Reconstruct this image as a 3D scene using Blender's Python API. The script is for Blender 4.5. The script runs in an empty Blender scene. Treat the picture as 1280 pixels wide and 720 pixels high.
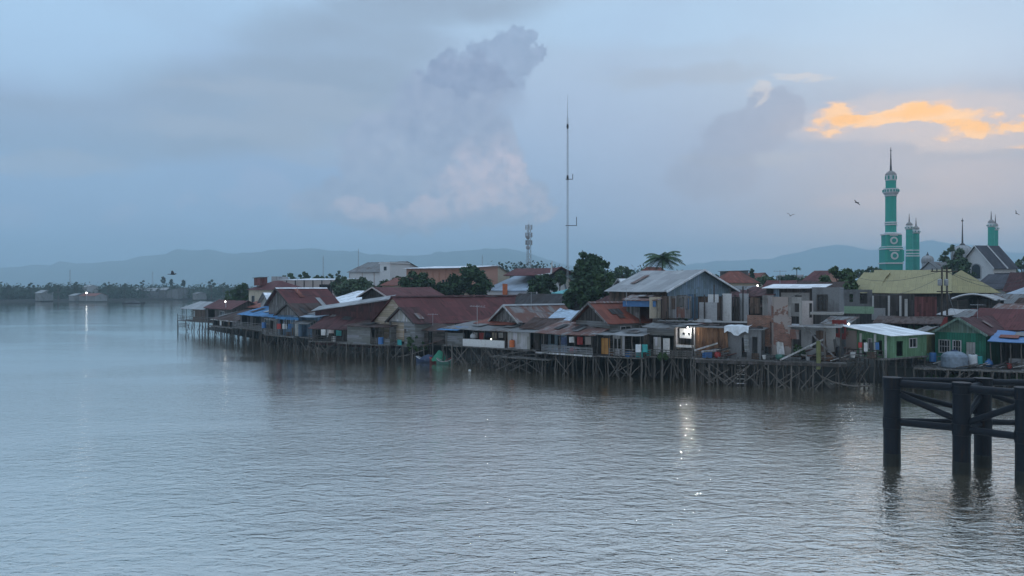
import bpy, bmesh, math, random
import numpy as np
from mathutils import Vector, noise as mnoise
random.seed(7)
PI = math.pi
sc = bpy.context.scene
col = sc.collection
F, HZ, CH = 1050.0, 357.0, 10.0        # focal length and horizon row of the 1280 px wide photo; eye height over the water


def P(px, py, d):
    return Vector(((px - 640) / F * d, d, CH - (py - HZ) / F * d))


def X(px, d):
    return (px - 640) / F * d


def Z(py, d):
    return CH - (py - HZ) / F * d


def lin(r, g, b):
    f = lambda c: (c / 255 / 12.92) if c / 255 <= .04045 else ((c / 255 + .055) / 1.055) ** 2.4
    return (f(r), f(g), f(b))


# ---------------------------------------------------------------- node helper
class N:
    def __init__(s, tree):
        s.t = tree; s.n = tree.nodes; s.l = tree.links

    def put(s, sock, v):
        if isinstance(v, bpy.types.NodeSocket):
            s.l.new(v, sock)
        elif isinstance(v, (tuple, list)) and len(v) == 3 and sock.type == 'RGBA':
            sock.default_value = (*v, 1)
        else:
            sock.default_value = v

    def m(s, op, a, b=0.0, c=None, clamp=False):
        n = s.n.new('ShaderNodeMath'); n.operation = op; n.use_clamp = clamp
        s.put(n.inputs[0], a); s.put(n.inputs[1], b)
        if c is not None: s.put(n.inputs[2], c)
        return n.outputs[0]

    def v(s, op, a, b=None):
        n = s.n.new('ShaderNodeVectorMath'); n.operation = op
        s.put(n.inputs[0], a)
        if b is not None:
            s.put(n.inputs['Scale'] if op == 'SCALE' else n.inputs[1], b)
        return n.outputs['Value'] if op in ('LENGTH', 'DOT_PRODUCT', 'DISTANCE') else n.outputs[0]

    def xyz(s, x, y, z=0.0):
        n = s.n.new('ShaderNodeCombineXYZ')
        for i, q in enumerate((x, y, z)): s.put(n.inputs[i], q)
        return n.outputs[0]

    def sep(s, a):
        n = s.n.new('ShaderNodeSeparateXYZ'); s.put(n.inputs[0], a)
        return n.outputs

    def mr(s, x, a, b, c=0.0, d=1.0, smooth=False):
        n = s.n.new('ShaderNodeMapRange'); n.interpolation_type = 'SMOOTHSTEP' if smooth else 'LINEAR'
        for i, q in enumerate((x, a, b, c, d)): s.put(n.inputs[i], q)
        return n.outputs[0]

    def mix(s, f, a, b, mode='MIX'):
        n = s.n.new('ShaderNodeMix'); n.data_type = 'RGBA'; n.blend_type = mode
        s.put(n.inputs[0], f); s.put(n.inputs[6], a); s.put(n.inputs[7], b)
        return n.outputs[2]

    def noise(s, vec, scale, detail=3.0, rough=.5, dist=0.0, out='Fac'):
        n = s.n.new('ShaderNodeTexNoise')
        s.put(n.inputs['Vector'], vec); s.put(n.inputs['Scale'], scale)
        n.inputs['Detail'].default_value = detail; n.inputs['Roughness'].default_value = rough
        n.inputs['Distortion'].default_value = dist
        return n.outputs[out]

    def white(s, vec):
        n = s.n.new('ShaderNodeTexWhiteNoise'); n.noise_dimensions = '3D'
        s.put(n.inputs['Vector'], vec)
        return n.outputs['Value']

    def ramp(s, x, stops):
        n = s.n.new('ShaderNodeValToRGB'); e = n.color_ramp.elements
        while len(e) > 1: e.remove(e[0])
        e[0].position = stops[0][0]; e[0].color = (*stops[0][1], 1)
        for p, c in stops[1:]:
            q = e.new(p); q.color = (*c, 1)
        s.put(n.inputs[0], x)
        return n.outputs[0]

    def bump(s, h, strength=.3, dist=.02):
        n = s.n.new('ShaderNodeBump'); n.inputs['Strength'].default_value = strength
        n.inputs['Distance'].default_value = dist; s.put(n.inputs['Height'], h)
        return n.outputs[0]


def new_mat(name):
    m = bpy.data.materials.new(name); m.use_nodes = True
    b = m.node_tree.nodes['Principled BSDF']
    return m, N(m.node_tree), b


def surf_uv(n):
    """metres along the surface, shifted by a random amount for every object"""
    uv = n.n.new('ShaderNodeUVMap').outputs[0]
    r = n.n.new('ShaderNodeObjectInfo').outputs['Random']
    off = n.xyz(n.m('MULTIPLY', r, 371.0), n.m('MULTIPLY', r, 91.0))
    v = n.v('ADD', uv, off)
    q = n.sep(v)
    return v, q[0], q[1], r


def m_metal(name, base, rust=(.09, .035, .02), amt=.35, rough=.55, metal=.0, streak=.45, var=1.0):
    m, n, b = new_mat(name)
    v, x, y, r = surf_uv(n)
    sheet = n.white(n.xyz(n.m('FLOOR', n.m('MULTIPLY', x, 1.2)), n.m('FLOOR', n.m('MULTIPLY', y, .55)), 3.0))
    tone = n.mr(sheet, 0, 1, 1 - .28 * var, 1 + .2 * var)
    st = n.noise(n.xyz(n.m('MULTIPLY', x, 2.6), n.m('MULTIPLY', y, streak), 0.0), 1.0, 5, .65)
    big = n.noise(v, .35, 3, .5)
    mask = n.mr(n.m('ADD', n.m('ADD', n.m('MULTIPLY', st, .6), n.m('MULTIPLY', big, .3)), n.m('MULTIPLY', sheet, .12)), .72 - amt * .5, .80 - amt * .42, 0, 1, True)
    c = n.mix(1.0, base, n.xyz(tone, tone, tone), 'MULTIPLY')
    c = n.mix(n.m('MULTIPLY', mask, .85), c, rust)
    seam = n.m('LESS_THAN', n.m('FRACT', n.m('MULTIPLY', x, 1.2)), .07)
    seam2 = n.m('LESS_THAN', n.m('FRACT', n.m('MULTIPLY', y, .55)), .04)
    c = n.mix(n.m('MULTIPLY', n.m('MAXIMUM', seam, seam2), .35), c, tuple(k * .45 for k in base))
    n.put(b.inputs['Base Color'], c)
    n.put(b.inputs['Roughness'], n.mr(mask, 0, 1, rough, .9))
    b.inputs['Metallic'].default_value = metal; b.inputs['Specular IOR Level'].default_value = .5 if base[0] > .2 else .18
    cor = n.m('SINE', n.m('MULTIPLY', x, 2 * PI / .32))
    n.put(b.inputs['Normal'], n.bump(n.m('ADD', n.m('MULTIPLY', cor, .25), st), .5, .06))
    return m


def m_wood(name, base, vertical=True, bw=.2, dark=.35, var=.55, rough=.85):
    m, n, b = new_mat(name)
    v, x, y, r = surf_uv(n)
    a, l = (x, y) if vertical else (y, x)
    k = n.m('DIVIDE', a, bw)
    bid = n.m('FLOOR', k)
    seg = n.m('FLOOR', n.m('ADD', n.m('MULTIPLY', l, .4), n.m('MULTIPLY', n.white(n.xyz(bid, 7.0, 1.0)), 5.0)))
    w = n.white(n.xyz(bid, seg, 2.0))
    tone = n.mr(w, 0, 1, 1 - var, 1 + var * .8)
    gr = n.noise(n.xyz(n.m('MULTIPLY', a, 14.0), n.m('MULTIPLY', l, .9), 0.0), 1.0, 4, .6)
    st = n.noise(v, .7, 4, .6)
    t2 = n.m('MULTIPLY', tone, n.mr(gr, .25, .75, .75, 1.2))
    c = n.mix(1.0, base, n.xyz(t2, t2, n.m('MULTIPLY', t2, n.mr(w, 0, 1, .9, 1.1))), 'MULTIPLY')
    c = n.mix(n.mr(st, .5, .75, 0, .55, True), c, tuple(q * dark for q in base))
    gap = n.m('LESS_THAN', n.m('FRACT', k), .1)
    c = n.mix(n.m('MULTIPLY', gap, .75), c, tuple(q * .2 for q in base))
    n.put(b.inputs['Base Color'], c)
    b.inputs['Roughness'].default_value = rough
    n.put(b.inputs['Normal'], n.bump(n.m('SUBTRACT', n.m('ADD', gr, tone), gap), .5, .03))
    return m


def m_plaster(name, base, stain=None, amt=.5, rough=.85):
    m, n, b = new_mat(name)
    v, x, y, r = surf_uv(n)
    stain = stain or tuple(q * .35 for q in base)
    drip = n.noise(n.xyz(n.m('MULTIPLY', x, 1.8), n.m('MULTIPLY', y, .35), 0.0), 1.0, 5, .65)
    bl = n.noise(v, .55, 5, .62, .4)
    fine = n.noise(v, 6.0, 3, .6)
    mask = n.mr(n.m('ADD', n.m('MULTIPLY', drip, .5), n.m('MULTIPLY', bl, .5)), .62 - amt * .25, .72 - amt * .1, 0, .8, True)
    t = n.mr(fine, .2, .8, .82, 1.14)
    c = n.mix(1.0, base, n.xyz(t, t, t), 'MULTIPLY')
    c = n.mix(mask, c, stain)
    n.put(b.inputs['Base Color'], c)
    b.inputs['Roughness'].default_value = rough; b.inputs['Specular IOR Level'].default_value = .5 if base[0] > .05 else .22
    n.put(b.inputs['Normal'], n.bump(n.m('ADD', fine, bl), .35, .03))
    return m


def m_brick(name, base, mortar=(.22, .2, .19), plaster=None, pamt=.5):
    m, n, b = new_mat(name)
    v, x, y, r = surf_uv(n)
    t = n.n.new('ShaderNodeTexBrick')
    n.put(t.inputs['Vector'], v)
    t.inputs['Color1'].default_value = (*base, 1)
    t.inputs['Color2'].default_value = (*[q * .55 for q in base], 1)
    t.inputs['Mortar'].default_value = (*mortar, 1)
    t.inputs['Scale'].default_value = 1.0
    t.inputs['Brick Width'].default_value = .3; t.inputs['Row Height'].default_value = .12
    t.inputs['Mortar Size'].default_value = .015
    bl = n.noise(v, .5, 5, .62, .5)
    c = n.mix(n.mr(n.noise(v, 1.3, 4, .6), .4, .8, 0, .7), t.outputs['Color'], tuple(q * .3 for q in base))
    if plaster:
        c = n.mix(n.mr(bl, .62 - pamt * .3, .66 - pamt * .3, 0, 1, True), c, plaster)
    n.put(b.inputs['Base Color'], c)
    b.inputs['Roughness'].default_value = .9
    n.put(b.inputs['Normal'], n.bump(t.outputs['Fac'], .3, .02))
    return m


def m_flat(name, base, rough=.6, var=.25, metal=0.0):
    m, n, b = new_mat(name)
    tc = n.n.new('ShaderNodeTexCoord').outputs['Object']
    k = n.mr(n.noise(tc, 2.3, 4, .6), .25, .75, 1 - var, 1 + var)
    c = n.mix(1.0, base, n.xyz(k, k, k), 'MULTIPLY')
    n.put(b.inputs['Base Color'], c)
    b.inputs['Roughness'].default_value = rough; b.inputs['Metallic'].default_value = metal
    return m


def m_pole(name, base):
    m, n, b = new_mat(name)
    tc = n.n.new('ShaderNodeTexCoord').outputs['Object']
    r = n.n.new('ShaderNodeObjectInfo').outputs['Random']
    q = n.sep(tc)
    g = n.noise(n.xyz(q[0], q[1], n.m('ADD', q[2], n.m('MULTIPLY', r, 40.0))), 3.0, 4, .65)
    k = n.m('MULTIPLY', n.mr(g, .25, .75, .6, 1.4), n.mr(r, 0, 1, .45, 1.5))
    n.put(b.inputs['Base Color'], n.mix(1.0, base, n.xyz(k, k, k), 'MULTIPLY'))
    b.inputs['Roughness'].default_value = .9
    return m


def m_leaf(name, base, base2, sc_=.9):
    m, n, b = new_mat(name)
    g = n.n.new('ShaderNodeTexCoord').outputs['Object']
    k = n.noise(g, sc_, 3, .6)
    f = n.white(n.v('SNAP', g, (.45, .45, .45)))
    c = n.mix(n.mr(n.m('ADD', n.m('MULTIPLY', k, .7), n.m('MULTIPLY', f, .3)), .3, .7), base, base2)
    n.put(b.inputs['Base Color'], c)
    b.inputs['Roughness'].default_value = .7
    b.inputs['Specular IOR Level'].default_value = .25
    return m


def m_glow(name, c, s):
    m, n, b = new_mat(name)
    b.inputs['Base Color'].default_value = (*c, 1)
    b.inputs['Emission Color'].default_value = (*c, 1)
    b.inputs['Emission Strength'].default_value = s
    return m


M = {}
M['r_maroon'] = m_metal('roof_maroon', (.115, .034, .034), (.055, .024, .022), .35, .7)
M['r_maroon2'] = m_metal('roof_maroon_dull', (.09, .032, .033), (.04, .022, .02), .5, .7)
M['r_brown'] = m_metal('roof_brown', (.075, .045, .038), (.045, .022, .015), .5, .65)
M['r_dark'] = m_metal('roof_charcoal', (.05, .046, .048), (.035, .025, .022), .45, .7)
M['r_rust'] = m_metal('roof_rust', (.19, .055, .036), (.22, .21, .2), .22, .65)
M['r_rustgrey'] = m_metal('roof_rusty_grey', (.21, .19, .185), (.13, .042, .025), .62, .6)
M['r_grey'] = m_metal('roof_grey_zinc', (.27, .27, .275), (.15, .11, .09), .15, .45, .25)
M['r_dgrey'] = m_metal('roof_dull_zinc', (.17, .17, .17), (.1, .06, .045), .4, .55, .15)
M['r_light'] = m_metal('roof_new_zinc', (.68, .7, .73), (.5, .5, .5), .05, .4, .2)
M['r_white'] = m_metal('roof_white', (.74, .76, .79), (.55, .55, .55), .1, .5)
M['r_blue'] = m_metal('roof_blue', (.06, .19, .38), (.05, .12, .24), .3, .6)
M['r_olive'] = m_metal('roof_olive_tile', (.29, .245, .115), (.2, .17, .085), .3, .75, var=.3)
M['r_slate'] = m_metal('roof_slate', (.045, .043, .055), (.035, .033, .04), .3, .6)
M['r_bluegrey'] = m_metal('roof_blue_grey', (.25, .31, .38), (.2, .22, .25), .2, .5)
M['w_grey'] = m_wood('boards_grey', (.17, .16, .155), True, .22)
M['w_hgrey'] = m_wood('boards_grey_lying', (.19, .19, .19), False, .24, .45, .3)
M['w_brown'] = m_wood('boards_brown', (.11, .07, .05), True, .2)
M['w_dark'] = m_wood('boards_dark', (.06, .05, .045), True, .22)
M['w_hdark'] = m_wood('boards_dark_lying', (.075, .06, .052), False, .22)
M['w_cream'] = m_wood('boards_cream', (.38, .31, .235), False, .3, .5, .22)
M['w_white'] = m_wood('boards_white', (.42, .41, .4), True, .3, .45, .35)
M['w_blue'] = m_wood('boards_blue', (.09, .15, .22), True, .25, .4, .3)
M['w_lblue'] = m_wood('boards_light_blue', (.21, .29, .36), True, .35, .6, .18)
M['w_teal'] = m_wood('boards_teal', (.02, .17, .11), True, .25, .5, .22)
M['w_gteal'] = m_wood('boards_grey_green', (.15, .22, .175), True, .25, .55, .22)
M['w_green'] = m_wood('boards_green', (.12, .235, .13), True, .3, .5, .25)
M['w_orange'] = m_wood('boards_orange', (.42, .2, .05), True, .5, .6, .15)
M['w_red'] = m_wood('boards_red', (.16, .05, .045), True, .25)
M['w_rust'] = m_metal('wall_rust_sheet', (.17, .09, .05), (.07, .035, .022), .45, .75)
M['w_deck'] = m_wood('deck_boards', (.13, .12, .11), True, .18, .4, .5)
M['p_white'] = m_plaster('plaster_white', (.58, .57, .56), (.28, .26, .24), .35)
M['p_clean'] = m_plaster('plaster_clean', (.66, .66, .66), (.45, .44, .43), .25)
M['p_pink'] = m_plaster('plaster_pale_pink', (.5, .44, .42), (.33, .28, .27), .3)
M['p_salmon'] = m_plaster('plaster_salmon', (.52, .28, .21), (.3, .17, .13), .35)
M['p_cream'] = m_plaster('plaster_cream', (.5, .43, .33), (.25, .2, .16), .45)
M['p_conc'] = m_plaster('concrete', (.29, .275, .26), (.1, .09, .085), .55)
M['p_dconc'] = m_plaster('concrete_dark', (.17, .17, .175), (.07, .065, .065), .6)
M['p_lgrey'] = m_plaster('cement_pale', (.36, .36, .37), (.15, .14, .14), .5)
M['p_green'] = m_plaster('plaster_green', (.28, .42, .28), (.15, .22, .15), .4)
M['p_red'] = m_plaster('plaster_red', (.3, .05, .045), (.15, .04, .035), .4)
M['p_yg'] = m_plaster('plaster_moss', (.15, .155, .06), (.07, .075, .035), .6)
M['brick'] = m_brick('brick_bare', (.33, .14, .08))
M['brickp'] = m_brick('brick_broken_plaster', (.3, .12, .08), (.2, .18, .17), (.3, .25, .23), .55)
M['mteal'] = m_plaster('tower_teal', (.04, .4, .31), (.035, .26, .22), .45, .5)
M['mdteal'] = m_plaster('tower_dark_teal', (.025, .33, .27), (.02, .22, .19), .25, .5)
M['mwhite'] = m_plaster('tower_white', (.66, .66, .66), (.5, .5, .5), .2, .5)
M['pole'] = m_pole('stilt_wood', (.095, .083, .074))
M['iron'] = m_flat('iron_dark', (.03, .03, .035), .5)
M['steel'] = m_flat('mast_steel', (.33, .34, .36), .5, .15, .2)
M['glass'] = m_flat('window_dark', (.012, .014, .018), .15, .1)
M['cloth'] = m_flat('cloth_white', (.6, .6, .6), .9)
M['bark'] = m_flat('bark', (.07, .055, .045), .9, .35)
M['tarp_blue'] = m_flat('tarp_blue', (.05, .15, .34), .55)
M['tarp_dblue'] = m_flat('tarp_dark_blue', (.017, .035, .09), .55)
M['tarp_sil'] = m_flat('tarp_silver_blue', (.33, .42, .52), .4, .35)
M['tarp_white'] = m_flat('tarp_white', (.6, .63, .66), .5)
M['tarp_green'] = m_flat('tarp_green', (.015, .2, .12), .55)
M['tarp_dgreen'] = m_flat('paint_dull_green', (.04, .13, .1), .55)
M['pl_blue'] = m_flat('plastic_blue', (.04, .14, .35), .4)
M['pl_grey'] = m_flat('tank_grey_blue', (.16, .2, .25), .5, .35)
M['pl_orange'] = m_flat('plastic_orange', (.55, .13, .03), .5)
M['pl_red'] = m_flat('paint_red', (.35, .03, .03), .5)
M['pl_teal'] = m_flat('paint_teal', (.03, .3, .3), .5)
M['bird'] = m_flat('feathers_dark', (.03, .03, .035), .8)
M['pipe'] = m_plaster('pile_paint_navy', (.005, .008, .014), (.022, .013, .009), .5, .5)
M['l1'] = m_leaf('leaf_dark', (.018, .045, .022), (.06, .11, .045))
M['l2'] = m_leaf('leaf_mid', (.03, .065, .022), (.075, .12, .045))
M['l3'] = m_leaf('leaf_pale', (.05, .09, .05), (.1, .15, .08))
M['lfar'] = m_leaf('leaf_far', (.018, .04, .03), (.06, .095, .06), .12)
M['palm'] = m_leaf('palm_leaf', (.02, .06, .02), (.06, .11, .04))
M['glow'] = m_glow('lamp_glow', (1, .97, .9), 8)
M['glowbig'] = m_glow('lamp_glow_far', (.95, .98, 1), 9)


# ---------------------------------------------------------------- mesh helper
class MB:
    def __init__(s):
        s.v = []; s.f = []; s.u = []

    def q(s, pts, uv=None):
        k = len(s.v); s.v += [Vector(p) for p in pts]
        s.f.append(tuple(range(k, k + len(pts)))); s.u.append(uv)

    def add(s, vs, fs, uvs=None):
        k = len(s.v); s.v += [Vector(p) for p in vs]
        for i, f in enumerate(fs):
            s.f.append(tuple(k + j for j in f)); s.u.append(uvs[i] if uvs else None)
        return s

    def box(s, x0, x1, y0, y1, z0, z1):
        s.add([(x0, y0, z0), (x1, y0, z0), (x1, y1, z0), (x0, y1, z0), (x0, y0, z1), (x1, y0, z1), (x1, y1, z1), (x0, y1, z1)],
              [(0, 3, 2, 1), (4, 5, 6, 7), (0, 1, 5, 4), (1, 2, 6, 5), (2, 3, 7, 6), (3, 0, 4, 7)])
        return s

    def bar(s, p, q, w, h=None, roll=0.0):
        h = h or w
        p, q = Vector(p), Vector(q); d = (q - p).normalized()
        up = Vector((0, 0, 1)) if abs(d.z) < .95 else Vector((1, 0, 0))
        a = d.cross(up).normalized(); b = a.cross(d).normalized()
        a, b = a * math.cos(roll) + b * math.sin(roll), b * math.cos(roll) - a * math.sin(roll)
        a *= w / 2; b *= h / 2
        s.add([p - a - b, p + a - b, p + a + b, p - a + b, q - a - b, q + a - b, q + a + b, q - a + b],
              [(0, 1, 2, 3), (7, 6, 5, 4), (4, 5, 1, 0), (5, 6, 2, 1), (6, 7, 3, 2), (7, 4, 0, 3)])
        return s

    def path(s, pts, radii, n=8):
        pts = [Vector(p) for p in pts]
        if not isinstance(radii, (list, tuple)): radii = [radii] * len(pts)
        k = len(s.v); ref = None
        for i, p in enumerate(pts):
            d = (pts[min(i + 1, len(pts) - 1)] - pts[max(i - 1, 0)]).normalized()
            up = ref or (Vector((0, 0, 1)) if abs(d.z) < .9 else Vector((1, 0, 0)))
            a = d.cross(up).normalized(); b = a.cross(d).normalized(); ref = b
            for j in range(n):
                t = 2 * PI * j / n
                s.v.append(p + (a * math.cos(t) + b * math.sin(t)) * radii[i])
        for i in range(len(pts) - 1):
            for j in range(n):
                j2 = (j + 1) % n
                s.f.append((k + i * n + j, k + i * n + j2, k + (i + 1) * n + j2, k + (i + 1) * n + j)); s.u.append(None)
        s.f.append(tuple(k + j for j in reversed(range(n)))); s.u.append(None)
        s.f.append(tuple(k + (len(pts) - 1) * n + j for j in range(n))); s.u.append(None)
        return s

    def lathe(s, prof, n=16, c=(0, 0, 0), smooth=False):
        k = len(s.v)
        for r, z in prof:
            for j in range(n):
                t = 2 * PI * (j + .5) / n
                s.v.append(Vector((c[0] + r * math.cos(t), c[1] + r * math.sin(t), c[2] + z)))
        for i in range(len(prof) - 1):
            for j in range(n):
                j2 = (j + 1) % n
                s.f.append((k + i * n + j, k + i * n + j2, k + (i + 1) * n + j2, k + (i + 1) * n + j)); s.u.append(None)
        s.f.append(tuple(k + j for j in reversed(range(n)))); s.u.append(None)
        s.f.append(tuple(k + (len(prof) - 1) * n + j for j in range(n))); s.u.append(None)
        return s

    def prism(s, pts, off):
        n = len(pts); off = Vector(off); pts = [Vector(p) for p in pts]
        s.add(pts + [p + off for p in pts],
              [tuple(range(n)), tuple(reversed(range(n, 2 * n)))] + [(i + n, (i + 1) % n + n, (i + 1) % n, i) for i in range(n)])
        return s

    def grid(s, G, t, uvf=None, down=Vector((0, 0, -1))):
        """closed slab from rows of points G[i][j], thickness t"""
        ni, nj = len(G), len(G[0]); k = len(s.v)
        for row in G: s.v += [Vector(p) for p in row]
        for row in G: s.v += [Vector(p) + down * t for p in row]
        o = ni * nj; a = lambda i, j: k + i * nj + j
        uv = lambda i, j: uvf(i, j) if uvf else None
        def put(f, ij):
            s.f.append(f); s.u.append([uvf(*w) for w in ij] if uvf else None)
        for i in range(ni - 1):
            for j in range(nj - 1):
                ij = [(i, j), (i + 1, j), (i + 1, j + 1), (i, j + 1)]
                put(tuple(a(*w) for w in ij), ij)
                r = ij[::-1]; put(tuple(a(*w) + o for w in r), r)
        for i in range(ni - 1):
            for j, fl in ((0, 1), (nj - 1, 0)):
                ij = [(i, j), (i + 1, j)]
                f = (a(i, j), a(i, j) + o, a(i + 1, j) + o, a(i + 1, j))
                put(f if fl else f[::-1], [ij[0], ij[0], ij[1], ij[1]] if fl else [ij[1], ij[1], ij[0], ij[0]])
        for j in range(nj - 1):
            for i, fl in ((0, 0), (ni - 1, 1)):
                ij = [(i, j), (i, j + 1)]
                f = (a(i, j), a(i, j) + o, a(i, j + 1) + o, a(i, j + 1))
                put(f if fl else f[::-1], [ij[0], ij[0], ij[1], ij[1]] if fl else [ij[1], ij[1], ij[0], ij[0]])
        return s

    def panel(s, o, d, L, z0, z1, t, ops=()):
        """upright wall, outer face from o along d, pierced by ops (u0,u1,z0,z1)"""
        us = sorted({0.0, L, *[min(max(q, 0), L) for w in ops for q in w[:2]]})
        zs = sorted({z0, z1, *[min(max(q, z0), z1) for w in ops for q in w[2:4]]})
        solid = lambda i, j: 0 <= i < len(us) - 1 and 0 <= j < len(zs) - 1 and not any(
            w[0] - 1e-6 <= us[i] and us[i + 1] <= w[1] + 1e-6 and w[2] - 1e-6 <= zs[j] and zs[j + 1] <= w[3] + 1e-6 for w in ops)
        n = (-d[1] * t, d[0] * t)
        p = lambda u, z, k: (o[0] + d[0] * u + n[0] * k, o[1] + d[1] * u + n[1] * k, z)
        cache = {}
        def vid(iu, iz, k):
            if (iu, iz, k) not in cache:
                cache[(iu, iz, k)] = len(s.v); s.v.append(Vector(p(us[iu], zs[iz], k)))
            return cache[(iu, iz, k)]
        def put(*c):
            s.f.append(tuple(vid(*w) for w in c)); s.u.append(None)
        for i in range(len(us) - 1):
            for j in range(len(zs) - 1):
                if not solid(i, j): continue
                put((i, j, 0), (i + 1, j, 0), (i + 1, j + 1, 0), (i, j + 1, 0))
                put((i, j + 1, 1), (i + 1, j + 1, 1), (i + 1, j, 1), (i, j, 1))
                if not solid(i - 1, j): put((i, j, 1), (i, j, 0), (i, j + 1, 0), (i, j + 1, 1))
                if not solid(i + 1, j): put((i + 1, j, 0), (i + 1, j, 1), (i + 1, j + 1, 1), (i + 1, j + 1, 0))
                if not solid(i, j - 1): put((i, j, 1), (i + 1, j, 1), (i + 1, j, 0), (i, j, 0))
                if not solid(i, j + 1): put((i, j + 1, 0), (i + 1, j + 1, 0), (i + 1, j + 1, 1), (i, j + 1, 1))
        return s

    def build(s, name, mat, parent=None, loc=None, smooth=False):
        me = bpy.data.meshes.new(name)
        me.from_pydata([tuple(p) for p in s.v], [], s.f)
        uv = me.uv_layers.new(name='UVMap').data
        for pi, p in enumerate(me.polygons):
            ex = s.u[pi]
            if ex is None:
                n = p.normal
                if abs(n.z) > .999: ud, vd = Vector((1, 0, 0)), Vector((0, 1, 0))
                else:
                    vd = (Vector((0, 0, 1)) - n * n.z).normalized(); ud = vd.cross(n)
                for li, vi in zip(p.loop_indices, p.vertices):
                    c = me.vertices[vi].co; uv[li].uv = (c.dot(ud), c.dot(vd))
            else:
                for li, q in zip(p.loop_indices, ex): uv[li].uv = q
            p.use_smooth = smooth
        me.materials.append(M[mat] if isinstance(mat, str) else mat)
        o = bpy.data.objects.new(name, me); col.objects.link(o)
        if parent: o.parent = parent
        if loc is not None: o.location = loc
        return o


def tag(o, label, cat, group=None):
    o['label'] = label; o['category'] = cat
    if group: o['group'] = group
    return o


def thing(name, label, cat, loc, rz=0.0, group=None):
    o = bpy.data.objects.new(name, None); col.objects.link(o)
    o.empty_display_size = .5
    o.location = loc; o.rotation_euler = (0, 0, rz)
    return tag(o, label, cat, group)


# unit poles (height 1, radius 1), slightly crooked, shared by all stilts
POLES = []
for _i in range(5):
    b = MB()
    b.lathe([(1.15 - .06 * k, k / 5) for k in range(6)], 6)
    off_ = [(random.uniform(-.8, .8) * (0 < k < 5), random.uniform(-.8, .8) * (0 < k < 5)) for k in range(6)]
    for k_, v_ in enumerate(b.v): v_.x += off_[k_ // 6][0]; v_.y += off_[k_ // 6][1]
    me_o = b.build('stilt', 'pole'); POLES.append(me_o.data); bpy.data.objects.remove(me_o)


def pole(root, x, y, z0, z1, r=.085, name='stilt', mat=None):
    o = bpy.data.objects.new(name, random.choice(POLES)); col.objects.link(o)
    o.parent = root; o.location = (x, y, z0); o.scale = (r, r, z1 - z0)
    o.rotation_euler = (random.uniform(-.025, .025), random.uniform(-.025, .025), random.uniform(0, 6))
    return o


def strut(root, p, q, r=.055, name='brace'):
    p, q = Vector(p), Vector(q)
    o = bpy.data.objects.new(name, random.choice(POLES)); col.objects.link(o)
    o.parent = root; o.location = p
    d = q - p
    o.rotation_euler = d.to_track_quat('Z', 'Y').to_euler()
    o.scale = (r, r, d.length)
    return o


def frame2d(A, B):
    a, b = Vector((X(*A), A[1])), Vector((X(*B), B[1]))
    d = b - a
    return a, d.length, math.atan2(d.y, d.x)


def roof_profile(prof, axis, a0, a1, t=.06, jit=.05, sag=.05, step=.85, seed=0):
    """folded roof sheet: prof = [(c,z)...] across, running from a0 to a1 along the axis"""
    rnd = random.Random(seed)
    pts = [Vector((0, c, z)) for c, z in prof]
    fine, arc = [], []
    tot = 0.0
    for i in range(len(pts) - 1):
        L = (pts[i + 1] - pts[i]).length; n = max(2, int(L / 1.2))
        for k in range(n):
            fine.append(pts[i].lerp(pts[i + 1], k / n)); arc.append(tot + L * k / n)
        tot += L
    fine.append(pts[-1]); arc.append(tot)
    na = max(2, int((a1 - a0) / step))
    G, U = [], []
    d0 = (fine[1] - fine[0]).normalized(); d1 = (fine[-2] - fine[-1]).normalized()
    for i in range(na + 1):
        a = a0 + (a1 - a0) * i / na; j0 = rnd.uniform(-1, 1) * jit; j1 = rnd.uniform(-1, 1) * jit
        dz = -sag * math.sin(PI * i / na) + rnd.uniform(-.4, .4) * jit
        row = []
        for k, p in enumerate(fine):
            q = p.copy()
            if k == 0: q -= d0 * j0
            if k == len(fine) - 1: q -= d1 * j1
            q.z += dz + rnd.uniform(-.25, .25) * jit
            aa = a + (rnd.uniform(-1, 1) * jit * .8 if i in (0, na) else 0)
            row.append((aa, q.y, q.z) if axis == 'x' else (q.y, aa, q.z))
        G.append(row)
        U.append(a)
    b = MB()
    G2 = G if axis == 'y' else [r[::-1] for r in G]
    A2 = arc if axis == 'y' else arc[::-1]
    b.grid(G2 if axis == 'x' else [r for r in G2], t, lambda i, j: (U[i], A2[j]))
    return b


def extend(prof, os):
    p = [Vector(q) for q in prof]
    a = p[0] + (p[0] - p[1]).normalized() * os; c = p[-1] + (p[-1] - p[-2]).normalized() * os
    return [tuple(a)] + [tuple(q) for q in p[1:-1]] + [tuple(c)]


SIDES = {}


def local(side, w, dep, u, z, k):
    """point on a wall side: u along, z up, k outward"""
    if side == 'f': return Vector((u, -k, z))
    if side == 'r': return Vector((w + k, u, z))
    if side == 'l': return Vector((-k, dep - u, z))
    return Vector((w - u, dep + k, z))


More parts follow.
